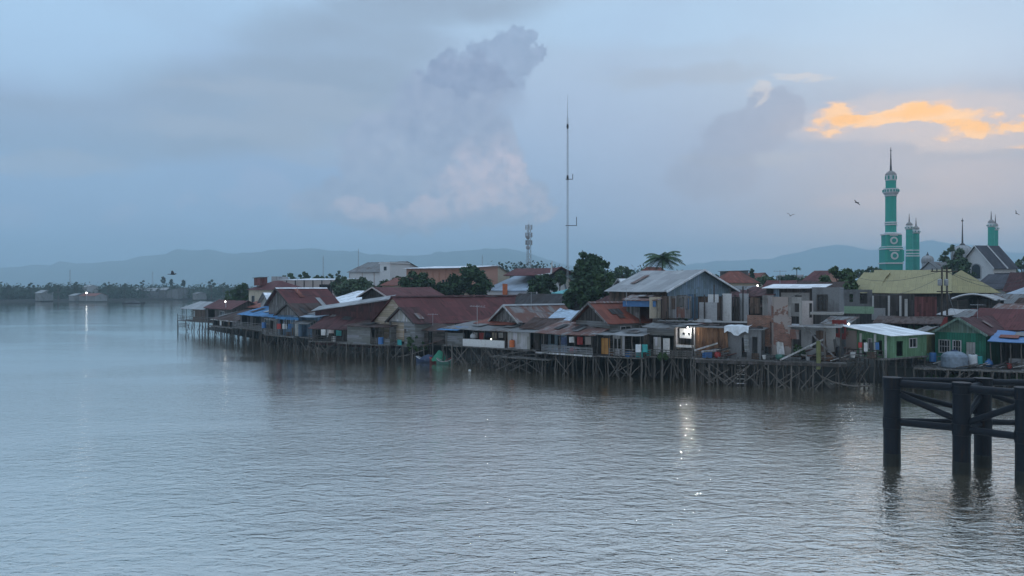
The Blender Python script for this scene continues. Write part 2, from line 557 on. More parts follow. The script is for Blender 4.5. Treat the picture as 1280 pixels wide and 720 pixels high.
def add_window(root, side, w, dep, u0, u1, z0, z1, fm='w_white', bars=(1, 0), glass=True, t=.12):
    L = lambda u, z, k: local(side, w, dep, u, z, k)
    b = MB(); f = .09
    for p, q in (((u0, z0), (u1, z0)), ((u0, z1), (u1, z1))):
        b.bar(L(p[0] - f / 2, p[1], .0), L(q[0] + f / 2, q[1], .0), .12, f)
    for u in (u0, u1):
        b.bar(L(u, z0 + f / 2, .0), L(u, z1 - f / 2, .0), f, .12)
    for i in range(bars[0]):
        u = u0 + (u1 - u0) * (i + 1) / (bars[0] + 1); b.bar(L(u, z0, -.02), L(u, z1, -.02), .05)
    for i in range(bars[1]):
        z = z0 + (z1 - z0) * (i + 1) / (bars[1] + 1); b.bar(L(u0, z, -.02), L(u1, z, -.02), .05)
    o = b.build('window', fm, root)
    if glass:
        g = MB(); c = [L(u0, z0, -.09), L(u1, z0, -.09), L(u1, z1, -.09), L(u0, z1, -.09)]
        n = (c[1] - c[0]).cross(c[3] - c[0]).normalized()
        g.prism(c[::-1], -n * .02).build('pane', 'glass', o)
    return o


def house(name, label, A, B, dep, zf, ze, zr=None, roof='gy', rx=.5, ze2=None, wm='w_grey', rm='r_maroon', cat='house',
          os=.4, of=.4, ob=.2, cap=None, st=None, op=(), deck=(0, 0, 0), group=None, gm=None, walls='flrb', sag=.06, jit=.08,
          brace=0, zbot=-.7, wall_z=None, fascia=None, dm='w_deck', t=.12, trim=None):
    a, w, yaw = frame2d(A, B)
    R = thing(name, label, cat, (a.x, a.y, 0), yaw, group)
    R['w'] = w
    seed = random.randint(0, 9999)
    ze2 = ze if ze2 is None else ze2
    if roof == 'gy': px_, py_ = [(0, ze), (rx * w, zr), (w, ze2)], None
    elif roof == 'shedx': px_, py_ = [(0, ze), (w, zr)], None
    elif roof == 'arch':
        px_ = [(w * k / 10, ze + (zr - ze) * math.sin(PI * (.12 + .76 * k / 10)) - (zr - ze) * math.sin(PI * .12)) for k in range(11)]; py_ = None
    elif roof == 'gx': px_, py_ = None, [(0, ze), (rx * dep, zr), (dep, ze2)]
    elif roof == 'shed': px_, py_ = None, [(0, ze), (dep, zr)]
    else: px_ = py_ = None
    # walls
    def hgt(side, u):
        prof, c = (px_, {'f': u, 'b': w - u}.get(side)), None
        if side in 'fb':
            if px_ is None: return (py_[0][1] if side == 'f' else py_[-1][1]) if py_ else ze
            pr, c = px_, (u if side == 'f' else w - u)
        else:
            if py_ is None: return (px_[-1][1] if side == 'r' else px_[0][1]) if px_ else ze
            pr, c = py_, (u if side == 'r' else dep - u)
        for (c0, z0), (c1, z1) in zip(pr, pr[1:]):
            if c0 - 1e-6 <= c <= c1 + 1e-6: return z0 + (z1 - z0) * (c - c0) / max(c1 - c0, 1e-6)
        return pr[-1][1]
    dirs = {'f': ((0, 0), (1, 0), w), 'r': ((w, 0), (0, 1), dep), 'b': ((w, dep), (-1, 0), w), 'l': ((0, dep), (0, -1), dep)}
    mw = MB(); mg = MB()
    zw = zf if wall_z is None else wall_z
    for side in walls:
        o, d, L = dirs[side]
        cut = t if side in 'lr' else 0.0
        ops = []
        top = min(hgt(side, 0), hgt(side, L)) - .03
        for e in op:
            if e[0] == side:
                u0, u1 = e[1] * L, e[2] * L; z0, z1 = zf + e[3] * (top - zf), zf + e[4] * (top - zf)
                ops.append((u0 - cut, u1 - cut, z0, z1))
                if e[5] == 'win': add_window(R, side, w, dep, u0, u1, z0, z1, *(e[6:]))
                elif e[5] == 'door':
                    c = [local(side, w, dep, u, z, -.05) for u, z in ((u0 + .02, z0 + .02), (u1 - .02, z0 + .02), (u1 - .02, z1 - .02), (u0 + .02, z1 - .02))]
                    nn = (c[1] - c[0]).cross(c[3] - c[0]).normalized()
                    do = MB().prism(c[::-1], -nn * .05).build('door', e[6] if len(e) > 6 else 'w_brown', R)
                    hz = local(side, w, dep, u1 - .16, (z0 + z1) / 2, -.03)
                    MB().lathe([(.01, -.06), (.035, -.04), (.035, .04), (.01, .06)], 6, hz).build('handle', 'iron', do)
        mw.panel((o[0] + d[0] * cut, o[1] + d[1] * cut), d, L - 2 * cut, zw, top, t, ops)
        us = [cut] + sorted({c for c, _ in (px_ or [])[1:-1]} if side == 'f' else {w - c for c, _ in (px_ or [])[1:-1]} if side == 'b' else
                            {c for c, _ in (py_ or [])[1:-1]} if side == 'r' else {dep - c for c, _ in (py_ or [])[1:-1]}) + [L - cut]
        poly = [(u, max(hgt(side, u) - .04, top)) for u in us]
        if max(z for _, z in poly) > top + .05:
            pts = [(us[0], top), (us[-1], top)] + [q for q in reversed(poly) if q[1] > top + .03]
            if len(pts) > 2:
                nrm = Vector((-d[1], d[0], 0)) * t
                P3 = [Vector((o[0] + d[0] * u, o[1] + d[1] * u, z)) for u, z in pts]
                (mg if gm and side in ('f', 'l') else mw).prism(P3[::-1], nrm)
    if mw.f: mw.build('wall', wm, R)
    if mg.f: mg.build('gable', gm, R)
    # roof
    if roof in ('gy', 'shedx', 'arch'):
        pr = extend([(c, z + .03) for c, z in px_], os); rb = roof_profile(pr, 'y', -of, dep + ob, jit=jit, sag=sag, seed=seed)
    elif roof in ('gx', 'shed'):
        pr = extend([(c, z + .03) for c, z in py_], 0)
        p0, p1 = Vector(pr[0]), Vector(pr[1]); q0 = p0 + (p0 - p1).normalized() * of
        p9, p8 = Vector(pr[-1]), Vector(pr[-2]); q9 = p9 + (p9 - p8).normalized() * ob
        pr = [tuple(q0)] + pr[1:-1] + [tuple(q9)]
        rb = roof_profile(pr, 'x', -os, w + os, jit=jit, sag=sag, seed=seed)
    elif roof == 'hip':
        sl = (zr - ze) / (min(w, dep) / 2); z0 = ze - sl * os
        e = [(-os, -os, z0), (w + os, -os, z0), (w + os, dep + os, z0), (-os, dep + os, z0)]
        r = [(w / 2, w / 2, zr), (w / 2, dep - w / 2, zr)] if dep >= w else [(dep / 2, dep / 2, zr), (w - dep / 2, dep / 2, zr)]
        if abs(dep - w) < .3: r = [(w / 2, dep / 2, zr)]
        vs = e + r; lo = [(x, y, z - .06) for x, y, z in e]
        if len(r) == 1: fs = [(0, 1, 4), (1, 2, 4), (2, 3, 4), (3, 0, 4)]
        elif dep >= w: fs = [(0, 1, 4), (1, 2, 5, 4), (2, 3, 5), (3, 0, 4, 5)]
        else: fs = [(0, 1, 5, 4), (1, 2, 5), (2, 3, 4, 5), (3, 0, 4)]
        k = len(vs); fs += [(i, k + i, k + (i + 1) % 4, (i + 1) % 4) for i in range(4)] + [(k + 3, k + 2, k + 1, k)]
        rb = MB().add(vs + lo, fs)
    rf = rb.build('roof', rm, R)
    if cat == 'stilt house' and roof in ('gy', 'shed', 'gx'):
        rp = random.Random(seed + 5)
        segs = [(px_[0], px_[1]), (px_[1], px_[2])] if roof == 'gy' else [(py_[i], py_[i + 1]) for i in range(len(py_) - 1)]
        for _ in range(rp.randint(2, 4)):
            (c0, z0), (c1, z1) = rp.choice(segs); s0 = rp.uniform(.05, .5); s1 = min(s0 + rp.uniform(.25, .5), .97)
            L_ = dep if roof == 'gy' else w; a0 = rp.uniform(.0, .75) * L_; a1 = min(a0 + rp.choice((.85, 1.7)), L_); lift = rp.uniform(.1, .14)
            f = lambda a, s: ((c0 + (c1 - c0) * s, a, z0 + (z1 - z0) * s + lift) if roof == 'gy' else (a, c0 + (c1 - c0) * s, z0 + (z1 - z0) * s + lift))
            G = [[f(a0, s0), f(a0, s1)], [f(a1, s0 + rp.uniform(-.03, .03)), f(a1, s1)]]
            MB().grid(G if roof != 'gy' else [g_[::-1] for g_ in G], .02).build('roof_patch', rp.choice(['r_rust', 'r_rustgrey', 'r_dgrey', 'r_brown', 'r_grey', 'r_dark']), rf)
        if 'f' in walls and wm not in ('w_rust', 'p_dconc', 'w_green', 'w_teal'):
            for _ in range(rp.randint(2, 4)):
                u0 = rp.uniform(.0, .8) * w; u1 = min(u0 + rp.uniform(.4, 1.1), w); zt = min(ze, ze2) - .2; za = rp.uniform(zf, zf + .6 * (zt - zf)); zb = min(za + rp.uniform(.5, 1.3), zt); k_ = rp.uniform(.02, .06)
                if any(e[0] == 'f' and u0 < e[2] * w and u1 > e[1] * w for e in op): continue
                MB().box(u0, u1, -k_ - .02, -k_ + .012, za, zb).build('wall_patch', rp.choice(['w_grey', 'w_hgrey', 'w_rust', 'w_brown', 'w_dark']), R)
    if cap and roof in ('gy', 'gx'):
        b = MB()
        if roof == 'gy': b.prism([(rx * w - .25, -of - .02, zr - .06), (rx * w + .25, -of - .02, zr - .06), (rx * w, -of - .02, zr + .14)][::-1], (0, dep + of + ob + .04, 0))
        else: b.prism([(-os - .02, rx * dep - .25, zr - .06), (-os - .02, rx * dep + .25, zr - .06), (-os - .02, rx * dep, zr + .14)], (w + 2 * os + .04, 0, 0))
        b.build('ridge_cap', cap, rf)
    if trim and roof == 'gy':
        b = MB(); pr = extend([(c, z + .02) for c, z in px_], os)
        for (c0, z0), (c1, z1) in zip(pr, pr[1:]):
            b.bar((c0, -of - .05, z0 - .05), (c1, -of - .05, z1 - .05), .06, .22)
        b.build('bargeboard', trim, rf)
    if fascia and roof in ('shed', 'gx'):
        b = MB(); b.bar((-os, pr[0][0] + .05, pr[0][1] - .16), (w + os, pr[0][0] + .05, pr[0][1] - .16), .05, .2); b.build('fascia', fascia, rf)
    # deck and stilts
    if st:
        dl, dr, df = deck
        MB().box(-dl, w + dr, -df, dep, zf - .14, zf - .002).build('deck', dm, R)
        nx, ny = max(2, int(round(st[0] * .75))), min(st[1], 3)
        for j in range(ny):
            for i in range(nx):
                x = -dl + .12 + (w + dl + dr - .24) * i / max(nx - 1, 1) + random.uniform(-.14, .14) * (0 < i < nx - 1)
                y = -df + .1 + (dep + df - .5) * j / max(ny - 1, 1) + random.uniform(-.15, .15) * (j > 0)
                pole(R, x, y, zbot, zf - .13, random.uniform(.065, .11))
        for i in range(int(brace * 1.6)):
            x0 = -dl + (w + dl + dr) * random.uniform(0, .8); dx = random.uniform(1.2, 2.6) * random.choice((-1, 1))
            x1 = min(max(x0 + dx, -dl), w + dr)
            strut(R, (x0, -df + random.uniform(-.05, .2), random.uniform(-.3, .5)), (x1, -df + random.uniform(-.05, .2), zf - random.uniform(.2, .6)), random.uniform(.04, .06))
    return R, w


def rail(root, p, q, z0, h=.9, n=6, mat='w_deck', mids=2, name='railing'):
    b = MB(); p, q = Vector((*p, 0)), Vector((*q, 0))
    for i in range(n + 1):
        c = p.lerp(q, i / n); b.bar((c.x, c.y, z0), (c.x, c.y, z0 + h + .03), .06)
    for k in range(mids + 1):
        z = z0 + h * (k + 1) / (mids + 1)
        b.bar((p.x, p.y - .04, z), (q.x, q.y - .04, z + random.uniform(-.04, .04)), .05, .09)
    return b.build(name, mat, root)


def part_box(root, name, mat, x0, x1, y0, y1, z0, z1):
    return MB().box(x0, x1, y0, y1, z0, z1).build(name, mat, root)


def part_panel(root, name, mat, x0, x1, y, z0, z1, t=.06, ops=()):
    return MB().panel((x0, y), (1, 0), x1 - x0, z0, z1, t, ops).build(name, mat, root)


def slab(name, label, cat, A, B, pt, pb, mat, t=.15, op=(), group=None, frames=None, zb=None):
    """free-standing wall piece from plan point A to B; top and bottom from photo rows at A"""
    a, w, yaw = frame2d(A, B); dm_ = (A[1] + B[1]) / 2
    z1, z0 = Z(pt, dm_), (Z(pb, dm_) if zb is None else zb)
    R = thing(name, label, cat, (a.x, a.y, z0), yaw, group); h = z1 - z0
    ops = [(u0 * w, u1 * w, v0 * h, v1 * h) for u0, u1, v0, v1, *_ in op]
    MB().panel((0, 0), (1, 0), w, 0, h, t, ops).build('wall', mat, R)
    for (u0, u1, v0, v1, *k), o in zip(op, ops):
        if k and k[0] == 'win': add_window(R, 'f', w, 1, o[0], o[1], o[2], o[3], k[1] if len(k) > 1 else 'w_dark')
        if k and k[0] == 'door':
            MB().box(o[0] + .02, o[1] - .02, .05, .1, o[2] + .01, o[3] - .02).build('door', k[1] if len(k) > 1 else 'w_dark', R)
    return R, w, h
# ================================================================ camera, sun, air
cam = bpy.data.cameras.new('camera'); co = bpy.data.objects.new('camera', cam); col.objects.link(co)
cam.sensor_width = 36.0; cam.lens = F / 1280 * 36; cam.shift_y = (HZ - 360) / 1280
cam.clip_start = .5; cam.clip_end = 20000
co.location = (0, 0, CH); co.rotation_euler = (PI / 2, 0, 0)
sc.camera = co
SUN_AZ, SUN_EL = math.radians(27), math.radians(6)
sl = bpy.data.lights.new('sun', 'SUN'); so = bpy.data.objects.new('sun', sl); col.objects.link(so)
sl.energy = .04; sl.angle = math.radians(70); sl.color = (1, .72, .5)
sd = Vector((math.sin(SUN_AZ) * math.cos(SUN_EL), math.cos(SUN_AZ) * math.cos(SUN_EL), math.sin(SUN_EL)))
so.rotation_euler = sd.to_track_quat('Z', 'Y').to_euler(); so.location = sd * 500

sc.render.engine = 'CYCLES'
sc.cycles.use_denoising = True
sc.cycles.max_bounces = 10; sc.cycles.diffuse_bounces = 3; sc.cycles.glossy_bounces = 4
sc.cycles.volume_bounces = 6; sc.cycles.sample_clamp_indirect = 16; sc.cycles.sample_clamp_direct = 0
sc.view_settings.view_transform = 'Standard'; sc.view_settings.look = 'None'
sc.view_settings.exposure = 0.92; sc.view_settings.gamma = 1.0

# ================================================================ sky: dusk overcast with a cumulus tower and a lit gap
wd = bpy.data.worlds.new('World'); sc.world = wd; wd.use_nodes = True
n = N(wd.node_tree); bg = wd.node_tree.nodes['Background']; bg.inputs['Strength'].default_value = .1
dirv = n.n.new('ShaderNodeTexCoord').outputs['Generated']
sx, sy, sz = n.sep(dirv)
U = n.m('MULTIPLY', n.m('ARCTAN2', sx, sy), 1050.0)          # azimuth and elevation, in thousandths of a radian or so
V = n.m('MULTIPLY', n.m('ARCSINE', sz), 1050.0)


def sp(px, py):
    return math.atan2(px - 640, 1050) * 1050, math.atan2(HZ - py, math.hypot(px - 640, 1050)) * 1050


flat = n.v('MULTIPLY', dirv, (1.0, 1.0, 3.2))
w1 = n.noise(dirv, 9.0, 8, .58, out='Color')
w2 = n.noise(dirv, 30.0, 5, .6, out='Color')
wa = n.sep(w1); wb = n.sep(w2)
off = lambda a, b, k1, k2: n.m('ADD', n.m('MULTIPLY', n.m('SUBTRACT', a, .5), k1), n.m('MULTIPLY', n.m('SUBTRACT', b, .5), k2))
du, dv = off(wa[0], wb[0], 95.0, 34.0), off(wa[1], wb[1], 80.0, 30.0)
UV = n.xyz(n.m('ADD', U, du), n.m('ADD', V, dv))
UVs = n.xyz(n.m('ADD', U, n.m('MULTIPLY', du, .35)), n.m('ADD', V, n.m('MULTIPLY', dv, .35)))


ws = n.sep(n.noise(flat, 16.0, 6, .6, .2, out='Color'))
UVo = n.xyz(n.m('ADD', U, n.m('MULTIPLY', n.m('SUBTRACT', ws[0], .5), 130.0)), n.m('ADD', V, n.m('MULTIPLY', n.m('SUBTRACT', ws[1], .5), 46.0)))


def blobs(lst, uv=UV):
    f = None
    for px, py, rx, ry in lst:
        a, b = sp(px, py)
        d = n.v('DIVIDE', n.v('SUBTRACT', uv, (a, b, 0.0)), (rx, ry, 1.0))
        q = n.m('SUBTRACT', 1.0, n.v('DOT_PRODUCT', d, d))
        q = n.m('MAXIMUM', q, 0.0)
        f = q if f is None else n.m('ADD', f, q)
    return f


L3 = lambda *c: lin(*c)
# clear-to-veiled gradient, one for the left, the middle and the right of the view
K = 400.0
g = lambda st: [(max(0, (357 - y)) / K, L3(*c)) for y, c in st][::1]
vl = n.m('DIVIDE', n.m('ADD', V, n.m('MULTIPLY', dv, .35)), K, clamp=True)
left = n.ramp(vl, g([(357, (132, 180, 234)), (320, (136, 178, 226)), (260, (133, 166, 207)), (200, (130, 162, 202)), (150, (143, 167, 203)), (90, (148, 176, 212)), (40, (156, 190, 226)), (0, (160, 196, 233)), (-40, (152, 180, 212))]))
mid = n.ramp(vl, g([(357, (134, 178, 230)), (320, (136, 174, 221)), (260, (138, 165, 206)), (200, (145, 170, 207)), (150, (152, 174, 208)), (90, (158, 180, 211)), (40, (157, 183, 213)), (0, (160, 185, 214)), (-40, (150, 172, 202))]))
right = n.ramp(vl, g([(357, (146, 182, 226)), (310, (134, 158, 192)), (260, (122, 141, 172)), (200, (126, 145, 177)), (150, (134, 156, 189)), (100, (158, 184, 213)), (50, (157, 189, 219)), (0, (160, 194, 224)), (-40, (150, 178, 208))]))
Uw = n.m('ADD', U, n.m('MULTIPLY', du, .8))
base = n.mix(n.mr(Uw, -430, 60, 0, 1, True), left, mid)
base = n.mix(n.mr(Uw, 120, 470, 0, 1, True), base, right)
# thin layered veil
st = n.noise(n.v('ADD', flat, (3.1, 1.7, .4)), 3.3, 6, .52, .35)
base = n.mix(n.mr(st, .42, .68, 0, .55, True), base, n.mix(n.mr(V, 40, 260, 0, 1), L3(124, 154, 198), L3(146, 164, 196)))
st2 = n.noise(n.v('ADD', flat, (7.7, 5.2, 2.4)), 2.1, 5, .5, .3)
base = n.mix(n.mr(st2, .5, .72, 0, .38, True), base, n.mix(n.mr(V, 60, 240, 0, 1), L3(136, 160, 198), L3(156, 183, 212)))
pinkz = n.m('MULTIPLY', n.mr(n.noise(n.v('ADD', flat, (1.3, 9.2, 5.4)), 4.2, 5, .55, .3), .45, .7, 0, 1, True), n.mr(n.m('ABSOLUTE', n.m('SUBTRACT', U, 520)), 0, 420, 1, 0, True))
base = n.mix(n.m('MULTIPLY', pinkz, n.mr(V, 20, 180, .2, .06)), base, L3(180, 174, 198))
# upper overcast bank to the left
ub = blobs([(330, 130, 300, 60), (120, 165, 260, 42), (560, 5, 170, 32), (430, 60, 170, 60)], UVs)
base = n.mix(n.m('MULTIPLY', n.mr(ub, .05, .9, 0, .85, True), n.mr(st, .3, .6, .5, 1)), base, L3(131, 148, 173))
wl = blobs([(330, 112, 170, 14), (430, 140, 150, 16), (300, 160, 190, 20), (60, 205, 140, 18), (450, 190, 150, 20), (860, 95, 150, 18), (930, 200, 120, 14)], UVo)
base = n.mix(n.mr(wl, .1, 1.0, 0, .6, True), base, L3(150, 164, 187))
hole = blobs([(60, 40, 170, 75), (1240, 45, 240, 55), (1100, 10, 300, 40), (800, 25, 200, 40)], UVs)
base = n.mix(n.mr(hole, .0, 1.0, 0, .5, True), base, L3(163, 198, 234))
# distant small cumulus
sm = blobs([(335, 236, 42, 24), (300, 256, 34, 14), (370, 262, 46, 16), (14, 270, 44, 20), (150, 266, 22, 14), (225, 262, 20, 12)])
base = n.mix(n.mr(sm, .12, .8, 0, .45, True), base, L3(152, 170, 206))
# lower column of the tower, warm lit on its right flank
w3 = n.sep(n.noise(dirv, 62.0, 4, .6, out='Color'))
UVc = n.v('ADD', UV, n.xyz(n.m('MULTIPLY', n.m('SUBTRACT', w3[0], .5), 26.0), n.m('MULTIPLY', n.m('SUBTRACT', w3[1], .5), 24.0)))
cb = blobs([(566, 130, 60, 46), (598, 180, 52, 50), (548, 226, 110, 52), (612, 214, 48, 44), (640, 246, 52, 30), (672, 264, 36, 14), (500, 200, 80, 60), (440, 258, 90, 34), (590, 110, 50, 36), (560, 262, 130, 26)], UVc)
cmask = n.mr(cb, .04, .4, 0, 1, True)
base = n.mix(n.m('MULTIPLY', cmask, .88), base, n.mix(n.mr(w3[2], .3, .7), L3(134, 150, 183), L3(152, 165, 193)))
lit = blobs([(606, 196, 40, 40), (630, 226, 44, 34), (655, 252, 48, 22), (682, 267, 30, 10), (575, 240, 60, 30), (540, 262, 70, 18), (462, 262, 60, 16), (330, 244, 44, 22)], UVc)
dimple = n.mr(n.m('ADD', n.m('MULTIPLY', wb[2], .6), n.m('MULTIPLY', w3[2], .4)), .36, .62, .1, 1, True)
base = n.mix(n.m('MULTIPLY', n.m('MULTIPLY', n.mr(lit, .05, 1.1, 0, 1, True), n.mr(cb, .06, .4)), n.m('MULTIPLY', dimple, .85)), base, L3(198, 188, 205))
# dark head of the tower and the grey neck below it
nk = blobs([(578, 118, 70, 40), (548, 150, 60, 50), (606, 130, 60, 44), (596, 170, 50, 40)], UVc)
base = n.mix(n.mr(nk, .05, .9, 0, .6, True), base, n.mix(n.mr(w3[2], .3, .7), L3(120, 136, 170), L3(138, 153, 184)))
ca = blobs([(556, 98, 26, 16), (580, 92, 34, 22), (608, 80, 36, 28), (640, 68, 36, 30), (650, 42, 22, 17), (676, 62, 16, 12), (590, 106, 44, 18), (622, 96, 40, 20)], UVc)
base = n.mix(n.m('MULTIPLY', n.mr(ca, .06, .4, 0, 1, True), .62), base, n.mix(n.mr(w3[1], .3, .7), L3(106, 124, 161), L3(132, 148, 182)))
# bank hiding the sun, and the gap lit from behind
og = blobs([(1040, 145, 32, 23), (1078, 152, 48, 13), (1112, 146, 48, 13), (1152, 142, 48, 15), (1196, 150, 40, 8), (1226, 158, 54, 10), (1264, 156, 50, 9), (1288, 181, 34, 7)], UVo)
dk = blobs([(975, 128, 40, 24), (948, 150, 54, 30), (998, 142, 24, 24), (915, 168, 56, 30), (890, 215, 60, 34)], UVc)
halo = n.mr(blobs([(1130, 146, 170, 34), (1250, 160, 110, 30)], UVo), .0, .9, 0, .5, True)
base = n.mix(halo, base, L3(202, 190, 194))
base = n.mix(n.m('MULTIPLY', n.mr(dk, .04, .6, 0, 1, True), .6), base, n.mix(n.mr(w3[0], .3, .7), L3(114, 132, 168), L3(130, 147, 180)))
edge = blobs([(938, 114, 22, 8), (944, 127, 9, 9), (1000, 98, 36, 6)], UVo)
base = n.mix(n.mr(edge, .05, .9, 0, .5, True), base, L3(206, 200, 202))
gl = n.m('MULTIPLY', n.mr(n.m('MULTIPLY', og, n.mr(n.m('ADD', n.m('MULTIPLY', ws[2], .6), n.m('MULTIPLY', w3[0], .4)), .36, .6, .1, 1.5)), .0, .95, 0, 1, True), n.mr(dk, .2, .5, 1, 0, True))
core = blobs([(1152, 142, 34, 10), (1212, 156, 54, 6), (1056, 148, 40, 9)], UVo)
base = n.mix(n.m('MULTIPLY', gl, 1.0, clamp=True), base, n.mix(n.mr(core, .05, .8), n.mix(gl, L3(214, 180, 172), L3(250, 198, 142)), L3(255, 186, 92)))
pk = blobs([(1235, 215, 90, 22), (1110, 252, 110, 14), (1250, 240, 80, 20), (1180, 285, 90, 10)], UVs)
base = n.mix(n.mr(pk, .05, .9, 0, .28, True), base, L3(186, 178, 198))
# physical sky shows through the thinnest parts
ns = n.n.new('ShaderNodeTexSky'); ns.sky_type = 'NISHITA'; ns.sun_disc = False
ns.sun_elevation = SUN_EL; ns.sun_rotation = SUN_AZ; ns.air_density = 1.2; ns.dust_density = 1.5
# sky overhead, out of view, brightened to lift the haze and water
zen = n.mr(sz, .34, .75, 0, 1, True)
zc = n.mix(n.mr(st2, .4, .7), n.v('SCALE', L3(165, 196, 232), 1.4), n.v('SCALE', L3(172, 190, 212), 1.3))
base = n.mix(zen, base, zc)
# the evening side of the sky, behind the viewer, is heavier and darker
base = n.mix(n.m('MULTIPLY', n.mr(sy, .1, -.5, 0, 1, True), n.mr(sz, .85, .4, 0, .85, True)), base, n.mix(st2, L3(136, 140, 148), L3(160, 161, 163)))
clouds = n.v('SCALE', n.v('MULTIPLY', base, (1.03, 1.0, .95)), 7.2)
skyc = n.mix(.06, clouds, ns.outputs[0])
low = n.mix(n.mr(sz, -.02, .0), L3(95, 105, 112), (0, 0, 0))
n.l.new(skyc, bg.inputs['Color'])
wd.cycles.sampling_method = 'MANUAL'; wd.cycles.sample_map_resolution = 256

# ================================================================ water, ground, hills, haze
def m_water():
    m, n, b = new_mat('river_water')
    p = n.n.new('ShaderNodeNewGeometry').outputs['Position']
    q = n.sep(p)
    d = n.v('LENGTH', p)
    patch = n.noise(n.xyz(n.m('MULTIPLY', q[0], .02), n.m('MULTIPLY', q[1], .04)), 1.0, 3, .55, .5)
    a = n.noise(n.xyz(n.m('MULTIPLY', q[0], .9), n.m('MULTIPLY', q[1], 1.45), 1.0), 1.0, 3, .55, .6)
    c = n.noise(n.xyz(n.m('MULTIPLY', q[0], 2.7), n.m('MULTIPLY', q[1], 4.3), 4.0), 1.0, 3, .6, .4)
    e = n.noise(n.xyz(n.m('MULTIPLY', q[0], .12), n.m('MULTIPLY', q[1], .2), 9.0), 1.0, 2, .5)
    h = n.m('ADD', n.m('ADD', n.m('MULTIPLY', a, .42), n.m('MULTIPLY', c, .2)), n.m('MULTIPLY', e, .5))
    amp = n.m('MULTIPLY', n.mr(patch, .36, .62, .55, 1.3, True), n.m('MULTIPLY', n.mr(q[0], -70, 40, .28, 1.0, True), n.mr(d, 42, 88, 1.0, .5, True)))
    h = n.m('MULTIPLY', n.m('SUBTRACT', h, .56), amp)
    bp = n.bump(h, 1.0, WAVE)
    t = m.node_tree; out = t.nodes['Material Output']; t.nodes.remove(b)
    gl_ = t.nodes.new('ShaderNodeBsdfGlossy'); gl_.inputs['Roughness'].default_value = .03; gl_.inputs['Color'].default_value = (1, .985, .93, 1)
    df = t.nodes.new('ShaderNodeBsdfDiffuse'); df.inputs['Color'].default_value = (*WCOL, 1)
    lw = t.nodes.new('ShaderNodeLayerWeight'); lw.inputs['Blend'].default_value = .5
    mx = t.nodes.new('ShaderNodeMixShader')
    n.put(mx.inputs[0], n.mr(n.m('POWER', lw.outputs['Facing'], 2.2), 0, 1, WF0, 1.0))
    for k_ in (gl_, df, lw): n.l.new(bp, k_.inputs['Normal'])
    n.l.new(df.outputs[0], mx.inputs[1]); n.l.new(gl_.outputs[0], mx.inputs[2]); n.l.new(mx.outputs[0], out.inputs['Surface'])
    return m
WAVE, WCOL, WF0 = .28, (.16, .13, .085), .56
M['water'] = m_water()
M['earth'] = m_plaster('bank_earth', (.022, .02, .017), (.016, .02, .011), .6)
M['hill'] = m_leaf('hill_forest', (.03, .06, .035), (.06, .09, .05), .01)


def struct(o, kind='structure'):
    o['kind'] = kind
    return o


W = MB(); W.q([(-9800, -280, 0), (9800, -280, 0), (9800, 9700, 0), (-9800, 9700, 0)])
struct(W.build('water', 'water'))

SH = [(1280, 78), (1180, 79.5), (1100, 81), (1000, 83), (900, 85.5), (800, 90.5), (690, 96), (600, 104), (540, 110), (430, 122), (340, 136), (270, 161), (225, 191)]


def shore(px):
    for (p1, d1), (p0, d0) in zip(SH, SH[1:]):
        if p0 <= px <= p1: return d0 + (d1 - d0) * (px - p0) / (p1 - p0)
    return SH[0][1] if px > 1280 else SH[-1][1]


lp = [(X(p, d), d) for p, d in SH]
ring = [(75, 60), (60, 70)] + lp + [(-82, 215), (-96, 300), (-150, 480), (-192, 600), (-243, 575), (-305, 500), (-420, 470), (-900, 430),
        (-9750, 380), (-9750, 9680), (9750, 9680), (9750, -270), (260, -280), (130, 20)]
rv = [Vector(p) for p in ring]


def inset(i, k):
    a, b, c = rv[i - 1], rv[i], rv[(i + 1) % len(rv)]
    t = (c - a).normalized(); return b + Vector((t.y, -t.x)) * k


bm = bmesh.new(); rows = []
for k, z in ((2.0, -1.2), (6.0, .15), (11.0, 1.15)):
    rows.append([bm.verts.new((*(inset(i, k)), z)) for i in range(len(rv))])
for r0, r1 in zip(rows, rows[1:]):
    for i in range(len(rv)):
        j = (i + 1) % len(rv); bm.faces.new((r0[i], r0[j], r1[j], r1[i]))
bm.faces.new(rows[-1])
bmesh.ops.triangulate(bm, faces=[f for f in bm.faces if len(f.verts) > 4])
bmesh.ops.recalc_face_normals(bm, faces=bm.faces)
me = bpy.data.meshes.new('ground'); bm.to_mesh(me); bm.free()
uvl = me.uv_layers.new(name='UVMap').data
for lo in me.loops: uvl[lo.index].uv = me.vertices[lo.vertex_index].co.xy * .5
me.materials.append(M['earth']); go = bpy.data.objects.new('ground', me); col.objects.link(go); struct(go)


def hills(name, D, sky, depth, seed):
    b = MB(); rnd = random.Random(seed); G = []
    xs = []
    for (p0, y0), (p1, y1) in zip(sky, sky[1:]):
        k = max(1, int((p1 - p0) / 6))
        xs += [(p0 + (p1 - p0) * i / k, y0 + (y1 - y0) * i / k) for i in range(k)]
    for px, py in xs:
        py += (mnoise.noise((px * .03, seed, 0)) * 3.0 + mnoise.noise((px * .12, seed, 2)) * 1.0) * (1 if py < 345 else .4)
        hgt = max(Z(py, D), 1.5); row = []
        for j in range(9):
            t = j / 8; f = math.sin(PI * t) ** .8 if t < .5 else math.sin(PI * t)
            y = D + (t - .5) * depth
            nz = mnoise.noise((px * .05, t * 3, seed)) * 60 * (0 < j < 8 and j != 4)
            row.append(((px - 640) / F * D, y, -3 + (hgt + 3) * f + nz * min(hgt / 100, 1)))
        G.append(row)
    b.grid(G, 2.0)
    return struct(b.build(name, 'hill', smooth=True))


